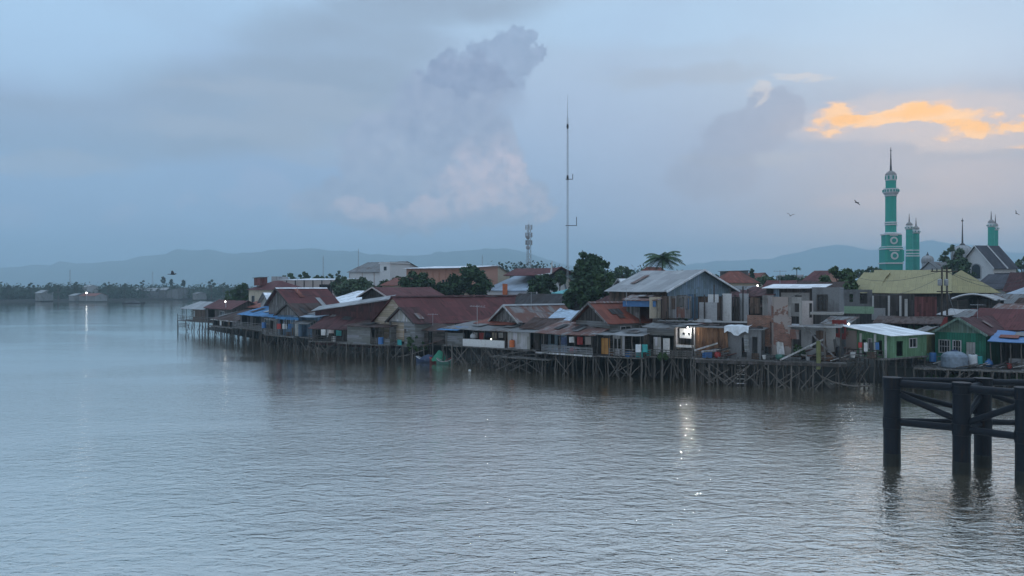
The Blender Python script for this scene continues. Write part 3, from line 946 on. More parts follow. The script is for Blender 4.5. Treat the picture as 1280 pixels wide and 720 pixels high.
HS = [(-220, 340), (-60, 337), (20, 334), (100, 330), (160, 324), (200, 319), (238, 313), (262, 312), (290, 317), (330, 314), (385, 311), (430, 313), (470, 319), (520, 320), (570, 314), (630, 310), (660, 316), (690, 326), (740, 340), (800, 338), (860, 330), (910, 326), (965, 323), (1005, 314), (1046, 305), (1090, 312), (1120, 310), (1166, 300), (1220, 308), (1280, 318), (1400, 325), (1560, 340)]
hills('hills', 7400, [q for q in HS if q[0] < 750], 1400, 3)
hills('hills', 8900, [(640, 343), (690, 342)] + [q for q in HS if q[0] > 720], 1400, 4)
hz = MB().box(-9900, 9900, -290, 9900, -2.2, 450).build('haze', 'water')
hm = bpy.data.materials.new('haze_air'); hm.use_nodes = True
hm.node_tree.nodes.remove(hm.node_tree.nodes['Principled BSDF'])
pv = hm.node_tree.nodes.new('ShaderNodeVolumePrincipled')
pv.inputs['Color'].default_value = (.7, .9, 1, 1); pv.inputs['Density'].default_value = .00025
pv.inputs['Anisotropy'].default_value = 0.0
hm.node_tree.links.new(pv.outputs[0], hm.node_tree.nodes['Material Output'].inputs['Volume'])
hz.data.materials[0] = hm; struct(hz, 'stuff')
# ================================================================ the stilt houses, from the tip of the row to the right
WIN = lambda s, a, b, c=.42, d=.8, *k: (s, a, b, c, d, 'win', *k)
OPEN = lambda s, a, b, c=0.0, d=.9: (s, a, b, c, d, 'open')
DOOR = lambda s, a, b, d=.78, *k: (s, a, b, 0.0, d, 'door', *k)


def posts(R, xs, y, z0, z1, r=.06):
    for x in xs: pole(R, x, y, z0, z1, r, 'post')


# --- tip of the row
R, w = house('stilt_house', 'open stilt shelter with a pale pyramid roof at the far left tip of the row', (227, 188), (256, 178), 6, 2.3, 5.1, 6.5, 'hip',
             rm='r_grey', wm='w_dark', walls='rb', st=(6, 4), deck=(.8, 0, .6), brace=3, cat='stilt house')
part_panel(R, 'partition', 'w_brown', w * .42, w, .3, 2.3, 5.05, .08, [(.5, 1.2, 3.2, 4.5)])
posts(R, (.1, w * .2, w * .42), .05, 2.3, 5.1)
rail(R, (-.8, -.55), (w, -.55), 2.3, 1.0, 8); rail(R, (-.8, -.5), (w * .4, -.5), .6, 1.0, 5, name='lower_railing')
R, w = house('stilt_house', 'low house with a small dark red gable roof beside the pale pyramid roof', (257, 178), (291, 164), 6, 2.4, 5.5, 7.0, 'gx',
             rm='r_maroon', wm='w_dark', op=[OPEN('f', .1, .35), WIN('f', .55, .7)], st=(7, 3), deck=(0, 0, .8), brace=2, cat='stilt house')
rail(R, (0, -.7), (w, -.7), 2.4, 1.0, 7)
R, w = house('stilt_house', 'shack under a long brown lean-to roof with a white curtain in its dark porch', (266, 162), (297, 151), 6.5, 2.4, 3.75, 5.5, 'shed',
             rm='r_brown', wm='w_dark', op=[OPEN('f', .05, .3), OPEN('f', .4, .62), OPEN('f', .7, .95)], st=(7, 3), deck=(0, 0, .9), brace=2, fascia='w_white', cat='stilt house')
part_panel(R, 'curtain', 'cloth', w * .32, w * .39, -.12, 2.5, 3.7, .03)
posts(R, [w * k / 5 for k in range(6)], -.75, 2.4, 3.7)
R, w = house('stilt_house', 'porch house under a bright blue two-sheet roof near the left end of the row', (300, 150), (345, 136), 6, 2.7, 5.0, 6.6, 'shed',
             rm='r_blue', wm='w_dark', op=[OPEN('f', .05, .3), OPEN('f', .38, .6), WIN('f', .7, .85)], st=(8, 3), deck=(.2, .3, 1.4), brace=3, cat='stilt house')
rail(R, (0, -1.3), (w * .85, -1.3), 2.7, .95, 9, 'w_grey', 3); posts(R, [w * k / 5 for k in range(6)], -1.0, 2.7, 4.6)
house('house', 'low house with a faded red roof behind the bright blue roof', (303, 168), (337, 158), 7, 1.0, 5.9, 7.0, 'gx', rm='r_rust', wm='w_brown')
house('house', 'small white-roofed gable house behind the left end of the blue roof', (326, 158), (339, 150), 6, 1.0, 6.9, 8.7, 'gy', rm='r_white', wm='w_white', trim='iron', of=.5)

# --- big brown gable with white ridge
R, w = house('stilt_house', 'large maroon gable house with a white ridge behind a smaller wooden gable', (336, 141), (375.6, 134.2), 9, 2.3, 6.9, 9.55, 'gy', rx=.34, ze2=5.5,
             rm='r_maroon', wm='w_brown', gm='w_grey', cap='r_white', op=[WIN('f', .15, .3), WIN('r', .15, .3, .3, .7), WIN('r', .55, .7, .3, .7)], st=(7, 4), deck=(0, 0, .4), brace=3, of=.7, trim='w_dark', cat='stilt house')
house('house', 'house with a pale sloping zinc roof behind the white-ridged maroon gable', (402, 152), (437, 146), 8, 1.0, 7.0, 9.0, 'shed', rm='r_white', wm='w_grey')
R, w = house('stilt_house', 'wooden front house with upright boards under the small brown gable below the maroon roof', (347, 134), (376.5, 128.5), 5, 2.2, 5.4, 7.25, 'gy',
             rm='r_brown', wm='w_blue', gm='w_grey', op=[OPEN('f', .08, .25), WIN('f', .4, .55), DOOR('f', .72, .88, .8, 'w_white')], st=(7, 3), deck=(1.8, .3, 1.5), brace=3, trim='w_dark', of=.5, cat='stilt house')
rail(R, (-1.8, -1.4), (w * .5, -1.4), 2.2, .9, 7, 'w_grey'); part_panel(R, 'awning_board', 'r_blue', 0, w, -.5, 4.7, 5.1, .05)
posts(R, (-.8, w * .3, w * .62, w), -1.2, 2.2, 4.9)
R, w = house('stilt_house', 'navy blue boarded hut under a narrow pale blue awning left of the skylight roof', (376, 129.5), (401, 125.5), 4, 2.2, 5.4, 5.9, 'shed',
             rm='r_bluegrey', wm='w_blue', op=[OPEN('f', .1, .3), WIN('f', .5, .75)], st=(5, 3), deck=(0, .3, 1.0), brace=2, of=1.0, cat='stilt house')
o = MB().grid([[(x, -1.6, 4.25), (x, -.05, 4.75)][::-1] for x in (-.2, w * .4, w * .8)], .05).build('awning', 'r_dgrey', R)
R, w = house('house', 'shack with a long pale grey lean-to roof rising to the right above the skylight roof', (394, 128), (486, 119.5), 3.2, 1.0, 6.2, 8.0, 'shedx', rm='r_maroon2', wm='r_maroon2', os=.1)
a, w, yaw = R.location.xy, w, R.rotation_euler[2]
MB().grid([[(-.4 + (w + .7) * k / 8, -.5, 6.15 + 1.85 * k / 8), (-.4 + (w + .7) * k / 8, 1.2, 6.85 + 1.85 * k / 8)][::-1] for k in range(9)], .06).build('upper_roof', 'r_grey', R)
# --- skylight roof and grey box
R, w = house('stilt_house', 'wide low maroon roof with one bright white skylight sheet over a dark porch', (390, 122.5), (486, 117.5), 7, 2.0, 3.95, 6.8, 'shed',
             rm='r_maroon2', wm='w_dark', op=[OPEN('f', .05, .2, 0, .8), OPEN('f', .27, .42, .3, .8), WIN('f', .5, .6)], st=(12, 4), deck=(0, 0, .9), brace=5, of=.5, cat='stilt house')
f = lambda u, v: Vector((w * u, 7 * v, 3.95 + 2.85 * v + .14))
MB().grid([[f(.47, .42), f(.5, .72)], [f(.72, .42), f(.72, .72)]], .04).build('skylight', 'tarp_white', R)
part_panel(R, 'curtain', 'cloth', w * .21, w * .235, -.2, 2.6, 3.7, .03); part_box(R, 'crate', 'p_white', w * .3, w * .34, -.7, -.3, 2.0, 2.7)
rail(R, (0, -.8), (w * .42, -.8), 2.0, .8, 8, 'w_dark')
posts(R, [w * k / 9 for k in range(5)], -.6, 2.0, 3.8)
R, w = house('stilt_house', 'grey box house of lying boards on stilts with a dark side porch', (434, 117.6), (487, 113.5), 4.2, 1.95, 4.45, 4.95, 'shed',
             rm='r_brown', wm='w_hgrey', walls='lrb', st=(9, 3), deck=(1.5, 0, .3), brace=4, of=.5, cat='stilt house')
part_panel(R, 'facade', 'w_hgrey', 0, w * .55, 0, 1.95, 4.4, .1); part_panel(R, 'parapet', 'w_hgrey', w * .73, w, .02, 1.95, 2.8, .06)
posts(R, (w * .57, w * .66, w * .74, w * .86, w * .98), .08, 1.95, 4.4); rail(R, (w * .56, .1), (w * .73, .1), 1.95, .9, 4)
R, w = house('house', 'dark gabled house with a pale pink ridge above the long maroon roof', (452.5, 140), (490, 132), 10, 1.0, 8.2, 9.75, 'gy', rm='r_maroon', wm='w_dark', trim='p_pink', of=.8)
# --- the long maroon roof
a_ = (X(517, 112) - 6.22, 112 + 6.22); a_px = 640 + a_[0] / a_[1] * F
LH, w = house('stilt_house', 'long warehouse with a big plain maroon gable roof and cream board side wall', (a_px, a_[1]), (517, 112), 30, 2.5, 5.1, 8.45, 'gy',
              rm='r_maroon', wm='w_cream', cap='r_maroon2', op=[WIN('r', .1, .125, .55, .85), WIN('r', .24, .265, .55, .85), WIN('r', .4, .425, .55, .85)], st=(6, 5), deck=(0, .3, 0), brace=0, jit=.03, sag=.12, cat='warehouse')
R, w = house('stilt_house', 'front lean-to with a pale grey gable and an orange door below the long maroon roof', (486.5, 115.6), (519, 111), 2.6, 2.0, 5.2, 7.1, 'gy',
             rm='r_maroon2', wm='w_hgrey', gm='w_white', op=[OPEN('f', .06, .58, .05, .95)], st=(5, 2), deck=(0, 0, .5), brace=3, trim='w_dark', of=.45, cat='stilt house')
part_box(R, 'door', 'w_orange', w * .34, w * .56, .3, .36, 2.6, 4.0); part_panel(R, 'barrel_screen', 'pl_teal', w * .42, w * .58, -.42, 2.0, 2.7, .04)
rail(R, (-.1, -.4), (w * .42, -.4), 2.0, .8, 4)
house('house', 'low house with a charcoal shingle roof between the long maroon roof and the dark tree', (622, 128), (716, 119), 8, 1.0, 5.6, 8.75, 'gx', rx=.7, rm='r_dark', wm='w_dark', jit=.08)
# --- porch with long flat roof
R, w = house('stilt_house', 'porch house with a long flat grey roof and white parapet on crooked stilts', (557, 107.5), (671, 98.5), 5.5, 2.45, 4.6, 5.25, 'shed',
             rm='r_dgrey', wm='w_brown', walls='lb', st=(14, 4), deck=(.2, .2, .5), brace=11, of=.5, os=.3, cat='stilt house')
part_panel(R, 'side_wall', 'w_hgrey', 0, w * .22, -.02, 2.45, 4.0, .1); part_panel(R, 'parapet', 'p_white', w * .22, w * .68, -.3, 2.45, 3.35, .08)
part_panel(R, 'inner_wall', 'w_brown', w * .22, w * .68, 2.6, 2.45, 4.7, .08, [(1, 1.8, 2.45, 4.3), (3.4, 4.2, 3.2, 4.2)])
part_panel(R, 'white_wall', 'w_white', w * .7, w * .93, .0, 2.45, 4.5, .1); part_panel(R, 'end_wall', 'w_dark', w * .93, w, .6, 2.45, 4.6, .1)
posts(R, [w * k for k in (.02, .22, .33, .45, .57, .68)], -.15, 2.45, 4.55, .07)
MB().grid([[(-.6, -1.0, 4.42), (-.6, 1.2, 4.75)][::-1], [(w * .2, -1.0, 4.42), (w * .2, 1.2, 4.75)][::-1]], .05).build('awning', 'r_blue', R)
for k in range(5): strut(R, (w * (.5 + .1 * k), -.5, -.4 + .1 * k), (w * (.32 + .11 * k), -.45, 2.2), .05)
R, w = house('house', 'rust-striped gable house with a pale ridge cap behind the long flat porch roof', (617, 109), (651, 104), 9, 1.0, 5.6, 7.5, 'gy',
             rm='r_rustgrey', wm='w_grey', gm='w_grey', cap='r_grey', trim='w_white', of=.6, jit=.09)
house('house', 'low shed with a streaky red roof before the eave of the long maroon roof', (596, 109.5), (640, 104.5), 4, 1.0, 5.2, 6.1, 'shed', rm='r_rust', wm='w_dark', jit=.1)
R, w = house('house', 'shack under a crumpled silver-blue tarpaulin beside the rusty red gable', (684, 104), (729, 99.5), 5, 1.0, 5.5, 7.1, 'gx', rx=.55, rm='tarp_sil', wm='w_dark', jit=.28, sag=.2)
# --- rusty red gable and its porches
R, w = house('stilt_house', 'house with a rusty red gable roof and a dark board gable end', (720, 98.5), (762, 93.5), 8, 2.3, 6.0, 8.05, 'gy',
             rm='r_rust', wm='w_hgrey', gm='w_dark', trim='w_grey', of=.6, cap='r_rustgrey', op=[WIN('r', .2, .4, .55, .85), WIN('r', .55, .75, .55, .85)], jit=.06, cat='stilt house')
R, w = house('stilt_house', 'railed porch house under a pale rust-stained roof, below the rusty red gable', (676, 97.5), (746, 92.3), 4.6, 2.35, 4.75, 5.75, 'shed',
             rm='r_rustgrey', wm='w_dark', walls='lb', st=(9, 4), deck=(.1, .2, .9), brace=3, of=.9, cat='stilt house', jit=.08)
part_panel(R, 'white_wall', 'w_lblue', 0, w * .36, 1.2, 2.35, 4.9, .1, [(.5, 1.1, 3.2, 4.3), (1.5, 2.0, 2.5, 4.2)])
part_panel(R, 'inner_wall', 'w_dark', w * .36, w, 2.2, 2.35, 5.1, .1, [(1, 2, 2.4, 4.3)])
rail(R, (w * .1, -.8), (w, -.8), 2.35, .85, 9, 'w_hgrey', 4); posts(R, [w * k for k in (.12, .42, .68, .97)], -.7, 2.35, 4.6, .06)
part_box(R, 'deck_edge', 'w_white', 0, w, -.96, -.91, 2.22, 2.4)
R, w = house('stilt_house', 'annex with a flat zinc roof, a bright orange-yellow door and a white lattice window', (748, 92.5), (804, 89.3), 4.5, 2.35, 4.8, 5.2, 'shed',
             rm='r_grey', wm='w_dark', walls='rb', st=(7, 4), deck=(0, .2, .6), brace=6, of=.9, cat='stilt house')
part_box(R, 'door', 'w_orange', w * .08, w * .27, -.1, -.04, 2.5, 4.25); part_panel(R, 'white_wall', 'w_white', w * .28, w * .55, .5, 2.35, 4.6, .08, [(.15, .5, 3.1, 4.2), (.65, 1.0, 3.1, 4.2)])
rail(R, (w * .3, -.5), (w, -.5), 2.35, .8, 6, 'w_grey'); posts(R, [w * k for k in (.02, .28, .56, .8, .98)], -.45, 2.35, 4.6)
part_box(R, 'counter', 'pl_teal', w * .85, w * .98, -.2, .2, 2.35, 3.1)
# --- houses behind
house('house', 'stepped dull maroon hip-roofed house tucked behind the rusty red gable', (737, 112), (802, 106), 9, 1.0, 7.6, 10.2, 'hip', rm='r_maroon2', wm='w_dark', os=.7)
house('house', 'small white-edged gable between the leafy tree and the big zinc roof', (765, 124), (787, 119), 7, 1.0, 9.2, 11.0, 'gy', rm='r_white', wm='w_dark', trim='w_white')
# --- big zinc-roofed house
R, w = house('stilt_house', 'tall house with a big plain zinc gable roof and pale blue upper gable wall', (833, 97), (914, 104), 9.5, 2.3, 9.6, 11.9, 'gy',
             rm='r_grey', wm='w_brown', gm='w_lblue', trim='r_white', of=.7, os=.8, wall_z=2.0, op=[OPEN('f', .25, .4, .62, .85), WIN('l', .3, .45, .6, .85), WIN('l', .65, .8, .6, .85)], jit=.02, cat='stilt house')
part_panel(R, 'upper_cladding', 'w_lblue', 0, w * .98, -.16, 8.7, 9.6, .05)
for i, (u0, u1, z0, z1, m_) in enumerate([(-.28, -.13, 6.3, 8.7, 'p_cream'), (-.12, .1, 6.2, 8.8, 'w_brown'), (.1, .25, 6.3, 8.9, 'w_grey'), (.25, .33, 6.0, 9.0, 'w_blue')]):
    part_panel(R, 'wall_panel', m_, w * u0, w * u1, -.5 - .07 * i, z0, z1, .06)
R2, w2 = house('stilt_house', 'timber upper room with a blue fascia left of the cream wall panel', (783, 97), (824, 95.5), 5, 2.3, 8.5, 9.1, 'shed',
               rm='r_rustgrey', wm='w_grey', op=[OPEN('f', .4, .8, .55, .85)], of=1.0, os=.3, cat='stilt house')
part_panel(R2, 'fascia_board', 'tarp_blue', -.2, w2 * .95, -.85, 7.6, 8.25, .06); posts(R2, (w2 * .5, w2 * .97), -.7, 2.3, 8.3)
# --- ruined upper storey in front of the zinc gable
UP = 'remains of the upper storey in front of the pale blue gable'
for lab, a, b, pt, pb, m_, ops in [
    ('bright blue wall board standing left of the grey wavy sheet', (864, 94.5), (872, 94), 371, 398, 'w_blue', []),
    ('grey wavy patterned sheet wall below the pale blue gable', (874, 94), (896, 93), 378, 402, 'p_lgrey', []),
    ('small white board fixed above the grey wavy sheet', (885, 95), (898, 94.5), 368, 378, 'p_clean', []),
    ('tall pale cement wall with a broken top right of the grey wavy sheet', (903, 94), (914, 93.4), 367, 402, 'p_white', []),
    ('dark slatted wall with narrow gaps between two pale cement walls', (914, 94), (924, 93.4), 371, 402, 'w_dark', [(.15, .3, .3, .95), (.5, .65, .3, .95)]),
    ('grey cement wall ending the ruined upper storey on the right', (924, 94), (935, 93.2), 367, 402, 'p_lgrey', [(.35, .5, .35, .85)]),
    ('weathered board wall with a low hedge of slats under the cream panel', (836, 94.5), (864, 93.4), 370, 398, 'w_grey', [(.1, .3, .4, .9), (.45, .65, .4, .9), (.75, .9, .4, .9)])]:
    slab('ruined_wall', lab, 'ruined wall', a, b, pt, pb, m_, .15, ops, UP)
o = MB()
a, w, yaw = frame2d((812, 93), (950, 87.5))
R = thing('upper_floor', 'long cement floor slab carrying the ruined upper walls above the brown iron wall', 'floor slab', (a.x, a.y, 0), yaw)
part_box(R, 'slab', 'p_conc', .5, w, -.2, 5.5, 5.85, 6.05); part_box(R, 'edge_beam', 'w_dark', .5, w, -.28, -.2, 5.7, 6.1)
posts(R, [w * k for k in (.1, .3, .52, .75, .97)], .1, 2.4, 5.86, .1)
for i, px in enumerate((868, 880, 892, 902, 912, 918, 928, 934)):
    p = P(px, 385, 93.8)
    b = MB().bar((0, 0, 0), (.02, .05, random.uniform(2.6, 4.1)), .11); tag(b.build('roof_post', 'w_dark', None, (p.x, p.y - .2, 6.05)), 'thin dark roofless post standing on the cement floor slab below the pale blue gable', 'post', 'bare posts of the ruined upper storey')
# --- grey shed, lit room, brown iron wall
R, w = house('stilt_house', 'grey hut with white panels left of the lamp-lit room', (809, 90.5), (843, 88.8), 4, 2.5, 5.6, 6.1, 'shed',
             rm='r_dgrey', wm='w_dark', walls='lrb', st=(5, 3), deck=(0, 0, .8), brace=3, of=.6, cat='stilt house')
part_panel(R, 'upper_board', 'w_hgrey', 0, w, -.05, 4.7, 5.5, .08); part_panel(R, 'white_panel', 'w_white', w * .25, w * .52, -.1, 2.6, 4.5, .06)
part_panel(R, 'white_panel', 'p_white', w * .58, w * .82, .05, 2.6, 4.4, .06); part_box(R, 'basin', 'pl_teal', w * .02, w * .16, -.6, -.2, 2.5, 3.1)
rail(R, (0, -.75), (w, -.75), 2.5, .7, 5)
R, w = house('stilt_house', 'open room with lamp-lit white walls and two dark round vents', (843, 89), (868, 87.6), 3.5, 2.5, 5.75, 5.9, 'shed',
             rm='r_dgrey', wm='w_white', walls='lrb', st=(4, 3), deck=(0, 0, .5), brace=2, of=.5, cat='stilt house')
part_panel(R, 'lit_wall', 'p_clean', w * .2, w * .82, .3, 4.45, 5.5, .08)
for u in (.42, .68): MB().lathe([(.1, -.02), (.13, 0), (.13, .03), (.02, .05)], 12).build('vent', 'iron', R, (w * u, .27, 4.95)).rotation_euler = (PI / 2, 0, 0)
part_box(R, 'counter', 'p_white', w * .1, w * .95, -.1, .25, 3.5, 3.75); part_panel(R, 'low_wall', 'w_dark', w * .1, w * .95, -.05, 2.5, 3.3, .06)
posts(R, (w * .04, w * .97), -.35, 2.5, 5.6); rail(R, (0, -.45), (w, -.45), 2.5, .6, 4)
lx = Vector((R.location.x, R.location.y, 0)) + Vector((math.cos(R.rotation_euler[2]) * w * .5 + .25, math.sin(R.rotation_euler[2]) * w * .5 - .5, 5.6))
LAMPS = [(lx, 50.0, .06, 'glow', 'tube lamp burning under the eave of the white lit room')]
R, w = house('stilt_house', 'room closed by a rust-brown iron sheet wall on the deck right of the lit room', (868, 87.8), (909, 86.2), 4, 2.6, 5.7, 5.8, 'shed',
             rm='r_dgrey', wm='w_rust', st=(6, 3), deck=(0, 0, 1.0), brace=2, of=.2, cat='stilt house')
rail(R, (.3, -.95), (w, -.95), 2.6, .6, 5)
R, w = house('stilt_house', 'square grey cement hut with two dark doorways and a white sheet over its roof edge', (910, 86), (951, 84.2), 1.4, 2.6, 5.6, 5.75, 'shed',
             rm='r_dgrey', wm='p_dconc', st=(6, 3), deck=(0, 0, 1.2), op=[OPEN('f', .42, .58, .05, .72), OPEN('f', .74, .9, .05, .75)], brace=1, of=.15, cat='stilt house')
rr = random.Random(3)
b = MB(); b.grid([[(x, -.35 - .1 * (k % 2), 5.15 + .25 * math.sin(k * 1.3)), (x, -.22, 5.86), (x, 1.0, 5.95 + rr.uniform(-.05, .1))][::-1] for k, x in enumerate([-.3 + .36 * i for i in range(8)])], .02)
t_ = b.build('tarpaulin', 'tarp_white', None, R.location); t_.rotation_euler = R.rotation_euler; tag(t_, 'crumpled white sheet draped over the roof edge of the grey cement hut', 'tarpaulin')
# --- brick ruin
BR = 'broken walls of the brick house ruin'
for lab, a, b, pt, pb, m_, ops, kw in [
    ('bare orange brick wall between the grey cement hut and the brick tower corner', (934, 86.6), (968, 84.9), 394, 433, 'brick', [(.84, .95, .1, .8)], {}),
    ('ground-floor brick wall with ragged red bricks at the corner of the ruin', (967, 84.5), (989, 83.6), 396, 444, 'brickp', [], {}),
    ('upper wall of broken pink plaster over brick left of the tall dark doorway', (967, 84.6), (985, 83.9), 371, 396, 'brickp', [], {}),
    ('cement wall framing the tall dark doorway of the ruin', (985, 84), (1002, 83.4), 371, 408, 'p_conc', [(.18, .82, 0, .78)], {}),
    ('pale pink plaster wall right of the tall dark doorway', (1001, 84.2), (1016, 83.6), 376, 406, 'p_pink', [(.68, .95, .3, .9)], {}),
    ('grey cement upper room wall with a dark double window', (1015, 84.4), (1049, 83), 359, 391, 'p_dconc', [(.2, .56, .1, .7, 'win')], {}),
    ('white lower wall with a dark window below the balcony slab', (989, 84.6), (1031, 83), 409, 446, 'p_lgrey', [(.05, .3, .35, .9), (.62, .85, .3, .75)], {}),
    ('tall grey wall slab behind the bare orange brick wall', (953, 88.5), (967, 88), 369, 395, 'p_conc', [], {}),
    ('white wall scrap leaning beside the bare orange brick wall', (961, 86), (967, 85.6), 404, 431, 'p_white', [], {}),
    ('pale wall with peeling paint under the balcony on the right', (1030, 84), (1044, 83.4), 405, 440, 'p_white', [], {}),
    ('red-painted wall with a barred window right of the brick ruin', (1040, 88), (1058, 87.2), 400, 424, 'p_red', [(.15, .45, .3, .8), (.55, .85, .3, .8)], {}),
    ('low mossy green parapet wall left of the olive tiled roofs', (1053, 105), (1092, 103), 383, 392, 'p_green', [], {}),
    ('grey wall with dark window holes behind the mossy green parapet', (1052, 108), (1090, 106), 362, 384, 'p_dconc', [(.25, .38, .3, .75), (.6, .85, .2, .85)], {})]:
    slab('ruined_wall', lab, 'ruined wall', a, b, pt, pb, m_, .16, ops, BR)


def side_wall(lab, px, d, L, pt, pb, m_, yaw, ops=()):
    z1, z0 = Z(pt, d), Z(pb, d)
    R = thing('ruined_wall', lab, 'ruined wall', (X(px, d), d, z0), yaw, BR)
    MB().panel((0, 0), (1, 0), L, 0, z1 - z0, .15, ops).build('wall', m_, R)


side_wall('side wall of the grey upper room running back from the dark double window', 1049, 83.1, 4, 359, 391, 'p_dconc', math.radians(62))
side_wall('side wall running back from the brick corner of the ruin', 967, 84.7, 4, 371, 444, 'brickp', math.radians(80))
a, w, yaw = frame2d((985, 83.6), (1052, 81.6))
R = thing('balcony', 'long cement balcony slab jutting out under the grey upper room', 'balcony', (a.x, a.y, 0), yaw, None)
z = Z(407, 83); part_box(R, 'slab', 'p_lgrey', 0, w, -.3, 3.6, z - .14, z); part_box(R, 'upper_slab', 'p_conc', w * .42, w * 1.02, -.2, 3.4, Z(393, 83), Z(390, 83))
posts(R, (w * .68, w * .98), -.1, 2.6, z - .1, .09)
a, w, yaw = frame2d((870, 86.3), (1058, 81.6))
R = thing('jetty', 'long ragged plank jetty running along the ruins in front of the grey hut', 'jetty', (a.x, a.y, 0), yaw)
MB().box(0, w, -1.3, 5, 2.42, 2.56).build('deck', 'w_deck', R); MB().box(0, w, -1.42, -1.32, 2.2, 2.5).build('edge_board', 'w_dark', R)
for i in range(17): pole(R, .1 + (w - .2) * i / 20 + random.uniform(-.15, .15), -1.2 + random.uniform(-.1, .2), -.7, 2.42, random.uniform(.06, .12))
for j in range(2):
    for i in range(12): pole(R, (w - .2) * (i + .5) / 12 + random.uniform(-.3, .3), 1 + j * 2, -.7, 2.42, random.uniform(.06, .1))
for i in range(22):
    x = w * random.uniform(.05, .9); strut(R, (x, -1.35, random.uniform(-.2, .5)), (x + random.choice((-1, 1)) * random.uniform(1.2, 2.8), -1.3, random.uniform(1.6, 2.3)), .05)
# ladder, mossy post, beams, loose planks
p = P(920, 478, 84.6); R = thing('ladder', 'leaning wooden ladder from the water up to the plank jetty', 'ladder', (p.x, p.y - .9, -.1), math.radians(-8))
for x in (0, .75): strut(R, (x - .15, 0, 0), (x + .15 - .1, .75, 2.9), .06, 'rail')
for k in range(6):
    t = .12 + k * .15; b = MB(); b.bar((-.2 + .2 * t, .72 * t, 2.9 * t), (.72 + .25 * t, .72 * t, 2.9 * t), .07, .09); b.build('rung', 'w_white', R)
p = P(1021.5, 462, 81.6); tag(MB().path([(0, 0, 0), (.03, 0, 1.2), (0, 0, 2.75)], [.21, .22, .2], 10).build('post', 'p_yg', None, (p.x, p.y - .3, 1.9)), 'thick mossy yellow-green post in front of the brick ruin', 'post')
for lab, a, b in (('long pale beam leaning from the debris up to the balcony slab', (975, 450, 82.6), (1030, 424, 82.4)), ('grey beam falling from the balcony down to the jetty on the right', (1004, 407, 83), (1043, 446, 81.8)),
                  ('pale broken beam jutting up beside the rust-brown iron wall', (868, 438, 86.4), (897, 429, 86))):
    q0, q1 = P(*a), P(*b); tag(MB().bar((0, 0, 0), q1 - q0, .2, .14).build('beam', 'w_white' if 'pale' in lab else 'w_grey', None, q0), lab, 'beam')
p0 = P(1026, 470, 81.2)
q = [(0, 0, 0), (1.1, -.2, -.55), (2.3, -.2, -.85), (3.6, -.1, -.98), (5, .1, -.9)]
tag(MB().path(q, .07, 6).build('pole', 'pole', None, p0), 'long bowed pole hanging low over the water under the jetty end', 'pole')
for i in range(46):
    px = random.choice((random.uniform(868, 905), random.uniform(945, 1056), random.uniform(945, 1056))); d = 85.9 - (px - 870) * .022 + random.uniform(-.6, 1.6)
    p = P(px, 450, d); p.z = 2.62 + random.random() ** 2 * .85
    L = random.uniform(.8, 3.0); th = random.uniform(-.5, .5); el = random.uniform(-.25, .35)
    v = Vector((math.cos(th) * math.cos(el), math.sin(th) * math.cos(el), math.sin(el))) * L
    tag(MB().bar((0, 0, 0), v, random.uniform(.12, .3), .05, random.uniform(0, 1)).build('plank', random.choice(['w_grey', 'w_dark', 'w_brown', 'w_white', 'w_deck', 'r_rustgrey']), None, p),
        'loose weathered plank lying in the debris on the plank jetty', 'plank', 'loose planks on the jetty')
# --- white-roofed building behind the ruins
R, w = house('house', 'small house with a thin new zinc roof and white wall behind the brick ruin', (958, 97), (1026, 94), 5, 2.2, 9.75, 10.15, 'shed', rm='r_light', wm='w_dark', of=.5, jit=.02, sag=.02)
part_panel(R, 'white_wall', 'w_lblue', w * .14, w * .24, -.05, 6.5, 9.6, .06); part_panel(R, 'front_wall', 'p_conc', w * .28, w * .8, -.1, 6.5, 9.2, .06, [(w * .25, w * .38, 7, 8.9)])
house('house', 'low dark maroon lean-to left of the thin new zinc roof', (926, 98), (962, 96), 5, 2.2, 8.9, 9.8, 'shed', rm='r_maroon2', wm='w_dark', op=[OPEN('f', .2, .8, .5, .95)])
house('house', 'dark timber house with a weathered lean-to behind the grey cement wall', (915, 96.5), (955, 95), 4, 2.2, 7.7, 8.4, 'shed', rm='r_brown', wm='w_dark', op=[OPEN('f', .5, .9, .6, .9)])
# --- green house with white roof
R, w = house('stilt_house', 'bright green house with a flat white zinc roof on braced stilts', (1058, 85), (1112, 81), 6.2, 3.0, 5.9, 5.25, 'shedx',
             rm='r_white', wm='w_green', os=.55, of=.6, ob=.5, st=(8, 4), deck=(.2, .2, 1.2), brace=8, jit=.02, sag=.02, op=[OPEN('f', .38, .47, .05, .75), WIN('f', .52, .6, .35, .8), OPEN('f', .74, .83, .05, .75), OPEN('r', .18, .36, .05, .72), WIN('r', .52, .72, .4, .8)], cat='stilt house')
part_panel(R, 'brick_pillar', 'brickp', -.02, w * .25, -.06, 3.0, 5.5, .05)
for u in (.33, .66, .9): part_box(R, 'white_pillar', 'p_white', w * u, w * u + .2, -.1, .05, 3.0, 5.25)
rail(R, (w * .2, -1.1), (w, -1.1), 3.0, .7, 6, 'w_dark', 1)
R, w = house('house', 'open veranda under a long brown iron roof behind the white zinc roof', (1096, 93), (1172, 90), 5, 1.2, 6.0, 6.5, 'shed', rm='r_brown', wm='w_dark', walls='rb', of=.7)
posts(R, [w * k / 5 for k in range(6)], .1, 1.2, 6.0, .09)
part_panel(R, 'green_wall', 'w_green', w * .5, w * .72, 1.5, 3.2, 5.6, .08)
house('house', 'narrow olive boarded hut at the right end of the white zinc roof', (1147, 87), (1158, 86.4), 3, 2.4, 5.4, 5.7, 'shed', rm='r_dgrey', wm='p_yg', st=(3, 2), of=.3, os=.15)
